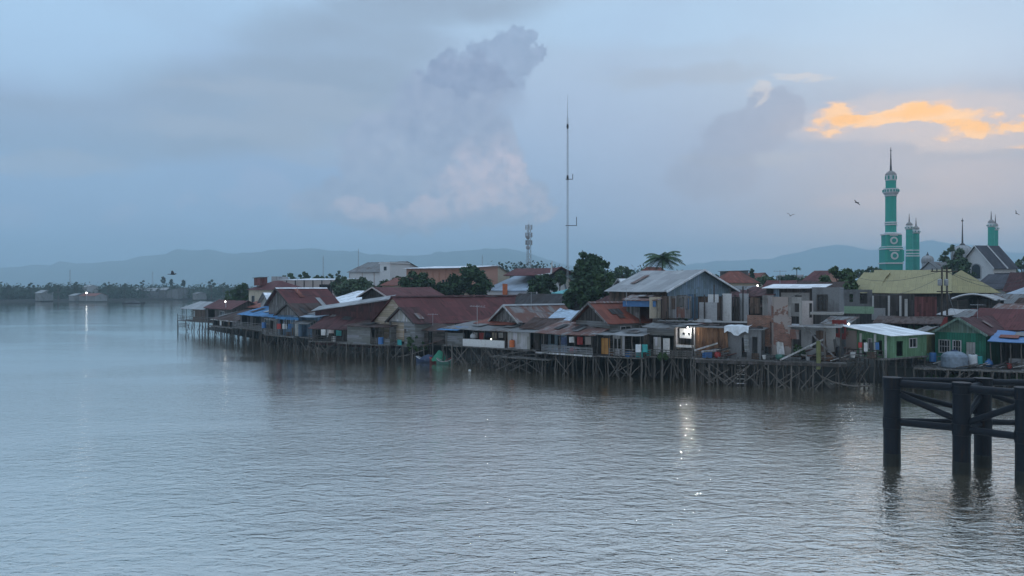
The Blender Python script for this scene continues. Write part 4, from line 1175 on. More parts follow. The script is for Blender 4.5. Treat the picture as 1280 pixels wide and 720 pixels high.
# --- teal house
R, w = house('stilt_house', 'teal green house with a grey-green gable and long brown roof at the right edge', (1169, 87), (1232, 83.5), 9, 2.0, 5.25, 6.75, 'gy',
             rm='r_maroon2', wm='w_teal', gm='w_gteal', trim='w_gteal', of=.5, st=(7, 4), deck=(.3, .3, 1.5), brace=3, cat='stilt house',
             op=[DOOR('f', .62, .8, .72, 'w_white'), WIN('f', .08, .3, .35, .75, 'w_white', (3, 1)), WIN('f', .36, .52, .35, .75, 'w_white', (2, 1))])
rail(R, (0, -1.4), (w, -1.4), 2.0, .8, 7, 'w_grey', 1)
R, w = house('stilt_house', 'dark open shed under a blue tarpaulin roof at the right edge', (1240, 82.5), (1330, 79), 5, 2.0, 4.75, 5.35, 'shed',
             rm='tarp_blue', wm='w_dark', walls='rb', st=(10, 3), deck=(.2, 0, 1.0), of=1.2, os=.2, jit=.1, cat='stilt house')
posts(R, [w * k / 7 for k in range(8)], -.6, 2.0, 4.4); part_panel(R, 'plank_barrier', 'w_hgrey', w * .25, w * .6, -.5, 2.05, 3.0, .05)
house('house', 'long dull maroon roof behind the teal green house', (1212, 91), (1340, 84), 7, 1.2, 5.6, 7.5, 'gx', rx=.6, rm='r_maroon', wm='w_dark')
# --- things on decks
def drum(px, pb, d, r, h, m_, lab, cat='water drum'):
    p = P(px, pb, d); R = thing('water_drum', lab, cat, p)
    MB().lathe([(r * .97, 0), (r, .05), (r, h * .32), (r * 1.03, h * .34), (r, h * .36), (r, h * .66), (r * 1.03, h * .68), (r, h * .7), (r, h - .05), (r * .92, h)], 16).build('body', m_, R, smooth=False)
    MB().lathe([(r * .5, h), (r * .5, h + .05), (r * .3, h + .07)], 12).build('lid', 'iron', R)


p = P(1193, 458, 82.2); R = thing('water_tank', 'grey-blue domed water tank on the deck before the teal house', 'water tank', (p.x, p.y, 2.0), .3)
MB().lathe([(1.15, 0), (1.2, .1), (1.2, .5), (1.17, .55), (1.2, .6), (1.2, 1.05), (1.05, 1.3), (.7, 1.5), (.25, 1.6)], 20).build('body', 'pl_grey', R); MB().lathe([(.3, 1.58), (.3, 1.68), (.1, 1.72)], 12).build('lid', 'tarp_dblue', R)
drum(1216, 456, 82.2, .4, 1.0, 'tarp_white', 'white drum standing right of the grey-blue water tank')
drum(1224, 456, 82.4, .3, .85, 'pl_teal', 'small teal drum beside the white drum at the teal house')
drum(1166, 452, 84, .32, .9, 'pl_blue', 'blue drum on the deck left of the grey-blue water tank')
drum(806, 440, 88.8, .3, .8, 'pl_teal', 'teal drum on the deck right of the white lattice window')
drum(798, 440, 88.8, .3, .8, 'tarp_white', 'white drum left of the teal drum by the lattice window')
drum(1050, 446, 82.4, .38, 1.0, 'iron', 'black drum on the deck left of the bright green house')
drum(476, 430, 113.4, .35, .9, 'pl_blue', 'blue drum on the side porch of the grey box house')
drum(330, 410, 137, .35, .9, 'pl_blue', 'blue drum on the railed porch of the bright blue roof')
drum(640, 434, 100.4, .32, .85, 'pl_orange', 'orange drum by the white wall under the long flat roof')
def laundry(px0, px1, py, d, cols, lab):
    a, b_ = P(px0, py, d), P(px1, py, d - .3)
    R = thing('clothes_line', lab, 'clothes line', a)
    v = b_ - a
    MB().path([v * t - Vector((0, 0, .12 * math.sin(PI * t))) for t in (0, .25, .5, .75, 1)], .015, 5).build('line', 'iron', R)
    for i, c in enumerate(cols):
        t = (i + .5) / len(cols); q = v * t; ww = v.length / len(cols) * .36; h = random.uniform(.5, .95)
        G = [[(q.x + ww * (k - 1.5) / 1.5, q.y + .04 * math.sin(k * 2 + i + j), q.z - .08 - h * j / 2) for j in (0, 1, 2)] for k in range(4)]
        MB().grid(G, .02, down=Vector((0, 1, 0))).build('garment', c, R)


laundry(590, 630, 415, 105, ['cloth', 'pl_red', 'tarp_dblue', 'p_cream', 'cloth'], 'washing line with a few clothes behind the white parapet under the long flat roof')
laundry(700, 740, 420, 94, ['tarp_dblue', 'cloth', 'pl_red', 'p_pink'], 'washing line on the railed porch below the rusty red gable')
laundry(400, 428, 411, 121, ['cloth', 'p_pink', 'pl_teal'], 'washing line under the wide skylight roof')
laundry(345, 366, 404, 131, ['pl_red', 'cloth', 'tarp_blue'], 'washing line before the wooden front house with upright boards')
laundry(1072, 1100, 427, 81.6, ['pl_red', 'cloth', 'iron', 'pl_blue'], 'washing line on the front deck of the bright green house')
# boats at the landing
def boat(px, d, L, wd_, yaw, hull, lab, cover=None, cm=None, stripe=None):
    p = P(px, 0, d); R = thing('boat', lab, 'boat', (p.x, p.y, 0), yaw)
    G = []
    for i in range(13):
        t = i / 12; s = math.sin(PI * min(max(t, .03), .97)) ** .45; z = .36 + .4 * abs(2 * t - 1) ** 2.5
        G.append([(L * (t - .5), wd_ / 2 * s * k, z_) for k, z_ in ((-1, z), (-.85, z * .35), (-.4, -.15), (.4, -.15), (.85, z * .35), (1, z))])
    MB().grid(G, .05).build('hull', hull, R)
    if stripe:
        b = MB(); 
        for sgn in (-1, 1): b.path([(L * (i / 12 - .5), sgn * (wd_ / 2 * math.sin(PI * min(max(i / 12, .03), .97)) ** .45 + .02), .36 + .4 * abs(i / 6 - 1) ** 2.5) for i in range(13)], .05, 5)
        b.build('gunwale', stripe, R)
    for t in (-.25, .05, .3): MB().box(L * t - .12, L * t + .12, -wd_ * .4, wd_ * .4, .28, .33).build('thwart', 'w_brown', R)
    if cover:
        G = []
        for i in range(9):
            t = i / 8; x = L * (-.34 + .62 * t)
            G.append([(x, wd_ * .58 * math.cos(PI * k / 8), .34 + cover * math.sin(PI * k / 8) ** 1.4 * math.sin(PI * (t * .8 + .15)) * (.8 + .2 * math.sin(5 * t + k)) + random.uniform(-.07, .07)) for k in range(9)][::-1])
        MB().grid(G, .03).build('cover', cm, R)
    return R


boat(537, 109.6, 3.6, 1.2, -.25, 'tarp_dblue', 'boat heaped with a dark blue tarpaulin at the landing', .8, 'tarp_dblue', 'tarp_white')
boat(551, 108.2, 3.0, 1.1, -.3, 'r_maroon', 'red-hulled boat under a green canopy right of the blue-covered boat', 1.5, 'tarp_green', 'pl_red')
boat(556, 107, 2.2, .9, -.3, 'tarp_dgreen', 'low teal boat with an open hull right of the green canopy', None, None, 'w_white')
p = P(529, 436, 110.5); R = thing('lean_to_roof', 'tilted pinkish iron sheet propped up above the boats', 'iron sheet', (p.x, p.y, 0), -.5)
MB().grid([[(0, 0, 2.1), (0, 1.6, 2.3)][::-1], [(3.0, 0, 3.0), (3.0, 1.6, 3.2)][::-1]], .05).build('sheet', 'r_rustgrey', R)
posts(R, (.1, 2.9), .1, -.5, 2.2); posts(R, (.2, 2.8), 1.4, -.5, 2.3)
for lab, a, b in (('sagging pole stretched from the bank to the stilts left of the boats', (497, 446, 111), (531, 437, 110)), ('thin upright mooring pole left of the blue-covered boat', (541, 452, 108), (541, 415, 108)),
                  ('thin mooring pole standing in the water at the far left tip of the row', (222, 417, 186), (222, 392, 186))):
    q0, q1 = P(*a), P(*b); tag(MB().path([(0, 0, 0), (q1 - q0) * .5 - Vector((0, 0, .15)), q1 - q0], .07, 6).build('pole', 'pole', None, q0), lab, 'pole')
R, w = house('walkway', 'broken plank walkway on stilts between the two porch houses', (622, 101), (690, 96.4), 2.2, 1.5, 2, 2, 'none', walls='', st=(8, 2), deck=(0, 0, 0), brace=7, cat='walkway', rm='w_deck') if False else (None, 0)
a, w, yaw = frame2d((618, 100.6), (690, 95.4)); R = thing('walkway', 'broken plank walkway on stilts between the two porch houses', 'walkway', (a.x, a.y, 0), yaw)
part_box(R, 'deck', 'w_deck', 0, w, -.7, 1.0, 1.5, 1.62)
for i in range(9): pole(R, w * i / 8 + random.uniform(-.1, .1), random.choice((-.6, .8)), -.7, 1.5)
strut(R, (w * .1, -.7, 1.6), (w * .75, -.6, 2.7), .07, 'handrail'); strut(R, (w * .3, -.7, 1.7), (w, -.6, 2.4), .06, 'handrail')
for i in range(5): strut(R, (w * random.random(), -.7, -.2), (w * random.random(), -.65, 1.4), .05)

# more clutter on the decks and between the houses
SH_ = 'patched sheds crowded between the houses'
for lab, a, b, dep, zf, ze, zr, ro, rm, wm in [
    ('low grey patched shed just behind the grey-green gable of the teal house', (1196, 98), (1236, 95), 3, 1.2, 6.4, 7.1, 'shed', 'r_dgrey', 'w_dark'),
    ('rusty patched shed behind the long dull maroon roof at the right', (1236, 101), (1282, 98), 4, 1.2, 6.8, 7.8, 'shed', 'r_rustgrey', 'w_dark'),
    ('small zinc shed left of the arched shelter', (1176, 101), (1197, 99.5), 3, 1.2, 6.6, 7.1, 'shed', 'r_grey', 'w_dark'),
    ('pale patched shed between the brick ruin and the bright green house', (1030, 90), (1060, 88.5), 3, 2.4, 6.0, 6.6, 'shed', 'r_dgrey', 'w_grey'),
    ('brown lean-to between the crumpled tarpaulin and the rust-striped gable', (654, 101.5), (688, 99.5), 3, 2.2, 5.0, 6.0, 'shed', 'r_brown', 'w_dark'),
    ('dark lean-to left of the pale parapet, under the end of the long maroon roof', (530, 112), (556, 109.6), 2, 2.2, 4.2, 4.8, 'shed', 'r_brown', 'w_hdark'),
    ('narrow grey hut between the blue roof and the wooden front house', (336, 137), (348, 134), 3, 2.2, 4.6, 5.2, 'shed', 'r_dgrey', 'w_grey')]:
    house('shed', lab, a, b, dep, zf, ze, zr, ro, rm=rm, wm=wm, cat='shed', group=SH_, os=.3, of=.5, jit=.1, op=[OPEN('f', .2, .45, .1, .9)])
rr = random.Random(21)
JB = [('white', 'cloth'), ('blue', 'pl_blue'), ('grey', 'p_lgrey'), ('brown', 'w_brown'), ('red', 'pl_red'), ('rusty', 'w_rust'), ('green', 'tarp_dgreen')]
for i, (px, d, z, where) in enumerate([(1066, 81.9, 3.0, 'on the front deck of the bright green house'), (1090, 81.3, 3.0, 'on the front deck of the bright green house'), (1160, 84.5, 2.4, 'left of the teal green house'), (1175, 83.6, 2.05, 'before the teal green house'), (1206, 82.6, 2.05, 'before the teal green house'), (1236, 82, 2.05, 'by the blue tarpaulin shed'), (1262, 80.6, 2.05, 'by the blue tarpaulin shed'),
                                       (884, 86, 2.62, 'under the rust-brown iron wall'), (897, 85.6, 2.62, 'under the rust-brown iron wall'), (955, 84.3, 2.62, 'in front of the bare orange brick wall'), (944, 84.4, 2.62, 'beside the grey cement hut'), (975, 83.4, 2.62, 'at the brick corner of the ruin'), (1010, 82.6, 2.62, 'below the balcony of the ruin'), (1036, 82.4, 2.62, 'below the balcony of the ruin'),
                                       (592, 104.6, 3.4, 'on the white parapet'), (765, 91.3, 2.35, 'below the white lattice window'), (786, 90.2, 2.35, 'below the white lattice window'), (716, 94.5, 2.35, 'on the railed porch below the rusty gable'), (418, 121, 2.0, 'on the porch below the skylight'), (361, 131, 2.2, 'before the wooden front house')]):
    cn, cm = JB[(i * 3 + i // 7) % 7]; kind = ('bucket', 'crate', 'sack')[i % 3]
    R = thing(kind, f'{cn} {kind} {where}', kind, (X(px, d), d, z), rr.uniform(0, 3)); s_ = rr.uniform(.85, 1.25)
    if kind == 'bucket':
        MB().lathe([(.17 * s_, 0), (.24 * s_, .45 * s_), (.26 * s_, .46 * s_), (.2 * s_, .4 * s_), (.14 * s_, .06)], 14).build('body', cm, R)
        MB().path([(.25 * s_ * math.cos(PI * k / 8), 0, .44 * s_ + .18 * math.sin(PI * k / 8)) for k in range(9)], .012, 5).build('handle', 'iron', R)
    elif kind == 'crate':
        b = MB(); a = .3 * s_
        for k in range(3):
            for q in ((-a, -a, a, -a), (a, -a, a, a), (a, a, -a, a), (-a, a, -a, -a)): b.bar((q[0], q[1], .1 + .2 * k), (q[2], q[3], .1 + .2 * k), .03, .14)
        b.box(-a, a, -a, a, 0, .03); b.build('slats', cm, R)
    else:
        b = MB(); b.lathe([(.12, 0), (.34 * s_, .08), (.4 * s_, .3), (.32 * s_, .55), (.12, .68), (.1, .72), (.16, .8)], 12)
        for v_ in b.v: v_.x += rr.uniform(-.03, .03); v_.y += rr.uniform(-.03, .03)
        b.build('bag', cm, R, smooth=True)
for i in range(26):
    px = rr.uniform(1150, 1282); d = 83.6 - (px - 1150) * .02; y0 = d + rr.uniform(-1.9, -.3)
    L = rr.uniform(.7, 2.2); th = rr.uniform(-.5, .6)
    tag(MB().bar((0, 0, 0), (L * math.cos(th), L * math.sin(th), rr.uniform(-.1, .5)), rr.uniform(.1, .28), .05, rr.uniform(0, 1)).build('plank', rr.choice(['w_grey', 'w_dark', 'w_brown', 'w_white', 'w_deck']), None, (X(px, y0), y0, 2.04 + rr.random() ** 2 * .5)),
        'loose plank lying about on the deck before the teal house and the blue tarpaulin shed', 'plank', 'loose planks on the right-hand deck')
a, w, yaw = frame2d((1142, 82.6), (1300, 78.6)); R = thing('jetty', 'low plank jetty running in front of the teal house to the right edge', 'jetty', (a.x, a.y, 0), yaw)
MB().box(0, w, -.6, 3.2, 1.82, 1.96).build('deck', 'w_deck', R)
for i in range(12): pole(R, .1 + (w - .2) * i / 11 + random.uniform(-.2, .2), -.5, -.7, 1.84, random.uniform(.07, .12))
for i in range(8): pole(R, .4 + w * i / 8 + random.uniform(-.2, .2), 1.6, -.7, 1.84, random.uniform(.07, .1))
for i in range(5):
    x = w * rr.uniform(.05, .85); strut(R, (x, -.6, 0), (x + rr.uniform(1, 2.4), -.55, 1.7), .05)

PB = 'boards and sheets propped among the ruins'
for lab, px0, px1, d, pt, pb, m_, lean in [
    ('rusty iron sheet propped against the left side of the grey cement hut', 903, 911, 85.4, 416, 440, 'w_rust', .3), ('grey board propped between the two doorways of the grey cement hut', 931, 937, 84.2, 420, 440, 'w_hgrey', .25),
    ('tall dark plank screen between the grey cement hut and the brick wall', 948, 955, 84.6, 408, 438, 'w_dark', .15), ('pale sheet leaning on the foot of the brick corner', 972, 981, 83.2, 428, 443, 'w_white', .4),
    ('rusty sheet hanging below the balcony slab on the left', 988, 999, 83.2, 412, 424, 'r_rustgrey', .1), ('brown board screen under the right end of the balcony', 1022, 1034, 82.6, 414, 440, 'w_brown', .2),
    ('dented zinc sheet leaning beside the red-painted wall', 1044, 1053, 83, 422, 442, 'r_dgrey', .35), ('brown boards standing in the dark open frame above the brick wall', 938, 951, 91, 372, 392, 'w_brown', .1),
    ('rusty sheet nailed over the ruined wall under the zinc gable', 846, 856, 93, 384, 397, 'r_rustgrey', .05), ('grey sheet lying across the roof edge above the rust-brown iron wall', 872, 890, 87.2, 399, 403, 'r_grey', .6)]:
    a_, b_ = P(px0, pb, d), P(px1, pb, d - .25); h_ = Z(pt, d) - a_.z
    v = b_ - a_; wv = Vector((0, lean * h_, h_))
    G = [[v * (i / 3) + wv * (j / 3) + Vector((0, .05 * math.sin(2.1 * i + j), .06 * math.sin(1.7 * i) * (j == 3))) for j in range(4)] for i in range(4)]
    tag(MB().grid(G, .03, down=Vector((0, 1, 0))).build('sheet', m_, None, a_), lab, 'sheet', PB)
# ================================================================ vegetation
def crown_mesh(blobs, n_, size, seed, mat, name='crown', parent=None):
    r = np.random.default_rng(seed); vol = np.array([b[3] * b[4] * b[5] for b in blobs]) ** .75; vol /= vol.sum()
    V, Fc = [], []
    cs, qs = [], []
    for b, f in zip(blobs, vol):
        k = max(8, int(n_ * f)); d = r.normal(size=(k, 3)); d /= np.linalg.norm(d, axis=1)[:, None]
        rad = r.uniform(0, 1, k) ** .38 * (1 + .16 * r.normal(size=k))
        lump = np.array([1 + .28 * mnoise.noise(tuple(x * 2.2 + b[0])) for x in d])
        cs.append(np.array(b[:3]) + d * (rad * lump)[:, None] * np.array(b[3:6])); qs.append(d)
    c = np.concatenate(cs); d = np.concatenate(qs); k = len(c)
    nr = d * .5 + r.normal(size=(k, 3)) * .7 + np.array([0, 0, .5]); nr /= np.linalg.norm(nr, axis=1)[:, None]
    t = np.cross(nr, r.normal(size=(k, 3))); t /= np.linalg.norm(t, axis=1)[:, None]; u = np.cross(nr, t)
    s = size * r.uniform(.5, 1.3, k)[:, None]
    vs = np.stack([c - t * s, c - u * s * .55 + t * s * .1, c + t * s, c + u * s * .55 + nr * s * .2], 1).reshape(-1, 3)
    me = bpy.data.meshes.new(name); me.from_pydata(vs.tolist(), [], [(4 * i, 4 * i + 1, 4 * i + 2, 4 * i + 3) for i in range(k)])
    me.materials.append(M[mat]); o = bpy.data.objects.new(name, me); col.objects.link(o)
    if parent: o.parent = parent
    return o


def tree(label, px, hw, top, bot, d, mat, seed, name='tree', n_=2600, size=.3, nb=9, base=1.1, squash=.8, group=None, trunk=True):
    """crown centred on photo column px, half width hw px, from row top to row bot, at distance d"""
    rnd = random.Random(seed)
    p = P(px, 0, d); R = thing(name, label, 'tree' if name != 'bush' else 'bush', (p.x, p.y, base), 0, group)
    r = hw * d / F; z1, z0 = Z(top, d) - base, max(Z(bot, d) - base, .2); H = z1 - z0
    bl = []
    nb += 5
    for i in range(nb):
        t = (i + .5) / nb; a = i * 2.4 + rnd.random(); k = math.sin(PI * (.12 + .8 * t ** .8)) ** .8
        rr = r * rnd.uniform(.2, .36) * (.55 + .45 * k)
        q = (r - rr) * k * rnd.uniform(.6, 1.12)
        hz_ = min(rr * squash, H * .32)
        bl.append((q * math.cos(a), q * math.sin(a), z0 + hz_ * .8 + (H - 1.7 * hz_) * t, rr, rr, hz_))
    crown_mesh(bl, n_, size, seed, mat, parent=R)
    if trunk:
        b = MB(); tz = z0 + H * .45; tr = max(.1, r * .07)
        b.path([(0, 0, -.4), (.1 * r * rnd.uniform(-1, 1), .05, tz * .5), (0, 0, tz), (rnd.uniform(-.1, .1) * r, 0, z0 + H * .8)], [tr * 1.3, tr, tr * .75, tr * .25], 8)
        for q in bl[::2]:
            b.path([(0, 0, tz * .8), (q[0] * .5, q[1] * .5, (tz * .8 + q[2]) * .5 + .3), (q[0], q[1], q[2])], [tr * .55, tr * .35, tr * .12], 6)
        b.build('trunk', 'bark', R)
    return R


tree('broad dark tree standing above the middle of the long maroon roof', 588, 30, 331, 372, 152, 'l1', 11, n_=4200, size=.36, nb=11)
tree('dark tree left of the broad dark tree, in front of the salmon building', 522, 26, 338, 374, 156, 'l1', 12, n_=3600, size=.36, nb=10)
tree('low dark tree below the white arcade of the salmon building', 553, 20, 352, 374, 158, 'l1', 13, n_=2400, size=.36)
tree('pale green bushy tree in front of the tall white building', 446, 27, 347, 374, 178, 'l3', 14, n_=3200, size=.4)
tree('pale green tree left of the tall white building', 426, 14, 345, 372, 190, 'l3', 15, n_=1600, size=.4)
tree('round dark tree right of the blue-grey hall roof', 676, 22, 342, 372, 150, 'l1', 16, n_=3000, size=.36)
tree('tallest tree, ragged and dark, right of the thin radio mast', 738, 30, 314, 372, 140, 'l1', 17, n_=4600, size=.36, nb=13)
tree('leafy green tree at the right side of the ragged tallest tree', 757, 20, 340, 374, 134, 'l2', 18, n_=2200, size=.34)
tree('very dark bushy tree just above the silver-blue tarpaulin', 724, 26, 349, 394, 122, 'l1', 19, n_=3600, size=.32, nb=11)
tree('rounded green tree behind the grey upper room of the ruin', 1050, 27, 333, 372, 135, 'l2', 20, n_=3600, size=.34, nb=10)
tree('feathery pale tree beside the mosque dome', 1193, 17, 306, 340, 205, 'l3', 21, n_=1500, size=.4, nb=8)
tree('dark green tree below the feathery pale tree', 1200, 19, 322, 350, 192, 'l1', 22, n_=2200, size=.4)
tree('pale tree cut by the right edge beyond the white gabled house', 1280, 14, 320, 352, 230, 'l3', 23, n_=1400, size=.45)
tree('dark tree behind the pale house at the left of the row', 303, 13, 354, 382, 210, 'l1', 24, n_=2000, size=.45)
tree('slim dark tree right behind the pyramid roof hut at the tip', 288, 8, 362, 382, 230, 'l2', 25, n_=900, size=.45)
for i, (px, hw, top, d, lab) in enumerate([(362, 12, 341, 270, 'leftmost tree rising behind the pale panelled wall'), (381, 11, 339, 275, 'tree with a knobbly top behind the middle of the pale panelled wall'), (399, 12, 344, 280, 'low tree behind the right end of the pale panelled wall'),
                                           (412, 7, 342, 300, 'small pale tree just past the end of the pale panelled wall'), (423, 4, 338, 330, 'slim pointed tree left of the pale green trees')]):
    tree(lab, px, hw, top, 362, d, 'l2', 40 + i, n_=1100, size=.5, nb=7)
tree('green bush growing among the stilts left of the boats', 517, 11, 417, 440, 111.5, 'l2', 31, 'bush', 900, .16, 7, .8, trunk=False)
tree('small leafy bush beside the cream wall above the boats', 530, 8, 424, 438, 112, 'l2', 32, 'bush', 500, .16, 5, 1.0, trunk=False)
tree('dark bush against the wood frame wall below the cream panel', 855, 8, 382, 402, 94.5, 'l1', 33, 'bush', 500, .14, 5, 5.5, trunk=False)
tree('trailing green plant hanging over the deck edge before the lit room', 829, 9, 440, 458, 88, 'l2', 34, 'bush', 500, .12, 6, 2.0, trunk=False)
tree('green weeds sprouting below the balcony of the ruin', 998, 10, 430, 446, 83.4, 'l2', 35, 'bush', 500, .12, 5, 2.5, trunk=False)
for i, (px, d, hw) in enumerate([(1164, 83.4, 12), (1192, 82.8, 10), (1230, 82, 13), (1268, 81, 12)]):
    tree(['low weeds on the bank left of the pier under the teal house', 'low weeds on the bank below the grey-blue water tank', 'low weeds on the bank below the right corner of the teal house', 'low weeds on the bank below the blue tarpaulin shed'][i], px, hw, 467, 480, d, 'l2', 130 + i, 'bush', 500, .13, 6, .1, trunk=False)
tree('tangled dark bush behind the grey wall with window holes', 1062, 16, 352, 388, 112, 'l2', 36, 'bush', 1400, .25, 7, 1.2)


def palm(px, top, hw, d, base, lab, nf=18, seed=5):
    rnd = random.Random(seed); p = P(px, 0, d); R = thing('palm_tree', lab, 'palm tree', (p.x, p.y, base))
    r = hw * d / F; zc = Z(top, d) - base - r * .45
    MB().path([(-.5, 0, 0), (-.2, 0, zc * .4), (0, 0, zc * .8), (0, 0, zc)], [.24, .19, .16, .14], 8).build('trunk', 'bark', R)
    for i in range(nf):
        a = i * 2.399 + rnd.uniform(-.2, .2); el = .95 - 1.1 * (i / nf) + rnd.uniform(-.1, .1); L = r * rnd.uniform(.95, 1.25)
        b = MB(); pts = []
        for k in range(9):
            t = k / 8; x = L * t * math.cos(el * (1 - .3 * t)); z = L * t * math.sin(el) - .55 * L * t * t * (1 if el > 0 else .5)
            pts.append(Vector((x * math.cos(a), x * math.sin(a), zc + z)))
        b.path(pts, [.05, .045, .04, .035, .03, .025, .02, .015, .01], 4)
        side = Vector((-math.sin(a), math.cos(a), 0))
        for k in range(1, 30):
            t = k / 30; f = t * 8; j = min(int(f), 7); c = pts[j].lerp(pts[j + 1], f - j); d_ = (pts[j + 1] - pts[j]).normalized()
            ll = r * .34 * math.sin(PI * min(t * .9 + .1, 1)) ** .6
            for s in (-1, 1):
                e = c + side * s * ll * .75 + d_ * ll * .5 - Vector((0, 0, ll * rnd.uniform(.25, .6)))
                wv = d_ * .07
                b.q([c - wv, c + wv, e + wv * .2, e - wv * .2])
        b.build('frond', 'palm', R)


palm(828, 312, 25, 138, 1.1, 'coconut palm with drooping fronds behind the big zinc roof', 20)
palm(996, 333, 5.5, 330, 1.1, 'tiny distant palm standing above the red roofs left of the green tree', 12, 8)
palm(1277, 330, 6, 260, 1.1, 'small distant palm at the right edge beyond the white gabled house', 11, 9)
# background belt: distinct small trees between the roofs
for i, (px, hw, top, bot, d, mt, lab) in enumerate([
    (893, 10, 344, 356, 200, 'l1', 'dark round tree just right of the zinc roof ridge'), (930, 15, 343, 356, 230, 'l1', 'spreading dark tree below the slim cypress'), (940, 3, 336, 354, 235, 'l1', 'slim dark cypress among the red roofs'),
    (957, 14, 345, 357, 240, 'l2', 'low green tree right of the slim cypress'), (985, 16, 343, 356, 260, 'l1', 'dark tree below the tiny distant palm'), (1010, 12, 345, 356, 250, 'l2', 'low green tree left of the rounded green tree'),
    (1092, 12, 333, 345, 330, 'l2', 'low tree at the foot of the tall green minaret'), (1075, 10, 336, 348, 320, 'l2', 'small tree left of the tall green minaret'), (1256, 10, 336, 352, 270, 'l2', 'shrubby tree right of the white gabled house'),
    (700, 10, 338, 356, 190, 'l2', 'mid-sized tree between the hall roof and the ragged tallest tree'), (778, 14, 332, 352, 260, 'l2', 'broad pale tree left of the coconut palm'), (610, 10, 340, 356, 230, 'l2', 'tree left of the red hall roof'),
    (497, 10, 345, 364, 190, 'l2', 'tree right of the tall white building'), (482, 12, 350, 366, 175, 'l1', 'dark bushy tree below the tower of the tall white building')]):
    tree(lab, px, hw, top, bot, d, mt, 60 + i, n_=900, size=.45, nb=7)


def belt(name, px0, px1, d0, d1, rows, n_, size, seed, kind='stuff', mat='lfar', base=1.0):
    """a far wood that reads as one mass"""
    r = random.Random(seed); bl = []
    for i in range(rows):
        t = i / (rows - 1); px = px0 + (px1 - px0) * t; d = d0 + (d1 - d0) * t + r.uniform(-12, 30)
        h = r.uniform(7, 9.5) * (1 + .45 * mnoise.noise((px * .045, seed, 0))); w = r.uniform(5, 9)
        x = X(px + r.uniform(-3, 3), d); bl.append((x, d, base + h * .45, w, w, h * .62))
    return struct(crown_mesh(bl, n_, size, seed, mat, name), kind)


belt('far_wood', -60, 235, 520, 610, 110, 24000, .9, 3)
belt('far_wood', 190, 330, 620, 560, 50, 7000, .9, 4)
belt('far_wood', 590, 830, 420, 440, 60, 9000, 1.0, 5, base=6.0)
belt('far_wood', 860, 1300, 520, 560, 80, 8000, 1.1, 6, base=3.0)
belt('far_wood', 330, 600, 430, 430, 60, 7000, 1.0, 7)
struct(crown_mesh([(X(655, 440) + k * 9, 450 + (k % 3) * 8, 9 + 6 * math.sin(PI * (k + 4) / 8), 12, 9, 8) for k in range(-3, 4)], 4000, 1.0, 9, 'lfar', 'far_wood'), 'stuff')
struct(crown_mesh([(X(775, 400) + k * 9, 410 + (k % 3) * 8, 8 + 4 * math.sin(PI * (k + 4) / 8), 12, 9, 7) for k in range(-3, 4)], 4000, 1.0, 10, 'lfar', 'far_wood'), 'stuff')
for i, (px, hw, top, d, lab) in enumerate([
    (10, 6, 356, 525, 'far bank tree nearest the left edge of the photo'), (39, 5, 353, 530, 'far bank tree with a pointed top left of the small white house'), (60, 5, 354, 530, 'far bank tree above the small white house'), (73, 12, 356, 520, 'wide far bank tree with a dark crown right of the small white house'),
    (95, 5, 352, 540, 'knobbly far bank tree just left of the bright lamp'), (135, 8, 352, 545, 'broad far bank tree right of the bright lamp'), (156, 4, 354, 560, 'low far bank tree left of the long white sheds'), (178, 4, 350, 570, 'tall far bank tree rising over the long white sheds'),
    (204, 2.8, 346, 575, 'lollipop-shaped far bank tree with a bare trunk'), (214, 2.2, 349, 580, 'thin far bank tree under the large flying bird'), (229, 3, 350, 585, 'small far bank tree right of the large flying bird'), (264, 7, 349, 560, 'far tree above the lamp on the left roofs'), (279, 9, 353, 540, 'wide far tree left of the pale house with a maroon hip roof')]):
    tree(lab, px, hw, top, 372 if hw > 3 else (top + 8), d, 'lfar', 90 + i, n_=500, size=.7, nb=6, group='trees on the far bank')

# ================================================================ town behind
H0 = lambda *a, **k: house('house', *a, **k)
H0('cream house with a maroon hip roof at the left end of the town', (311, 205), (341, 196), 9, 1.0, 9.2, 11.2, 'hip', rm='r_maroon', wm='p_cream', op=[WIN('f', .12, .25, .45, .8), WIN('f', .6, .75, .45, .8)])
R, w = H0('small dark box standing on the maroon hip roof of the cream house', (317.5, 203), (327, 202), 2, 10.0, 11.9, 12.1, 'shed', rm='r_dark', wm='w_red', os=.25, of=.25)
R, w = house('warehouse', 'long pale panelled warehouse wall with dark columns', (345, 212), (417, 205), 14, 1.0, 11.4, 11.9, 'shed', rm='r_light', wm='p_pink', cat='warehouse', os=.1, of=.1, jit=.01)
for k in range(7): part_box(R, 'column', 'iron', w * (.04 + .153 * k) - .12, w * (.04 + .153 * k) + .12, -.12, -.01, 1.0, 11.3)
part_box(R, 'stair_tower', 'p_lgrey', -1.2, w * .035, -.3, 4, 1.0, 12.3); part_box(R, 'opening', 'glass', w * .76, w * .98, -.05, -.02, 7.5, 10.3)
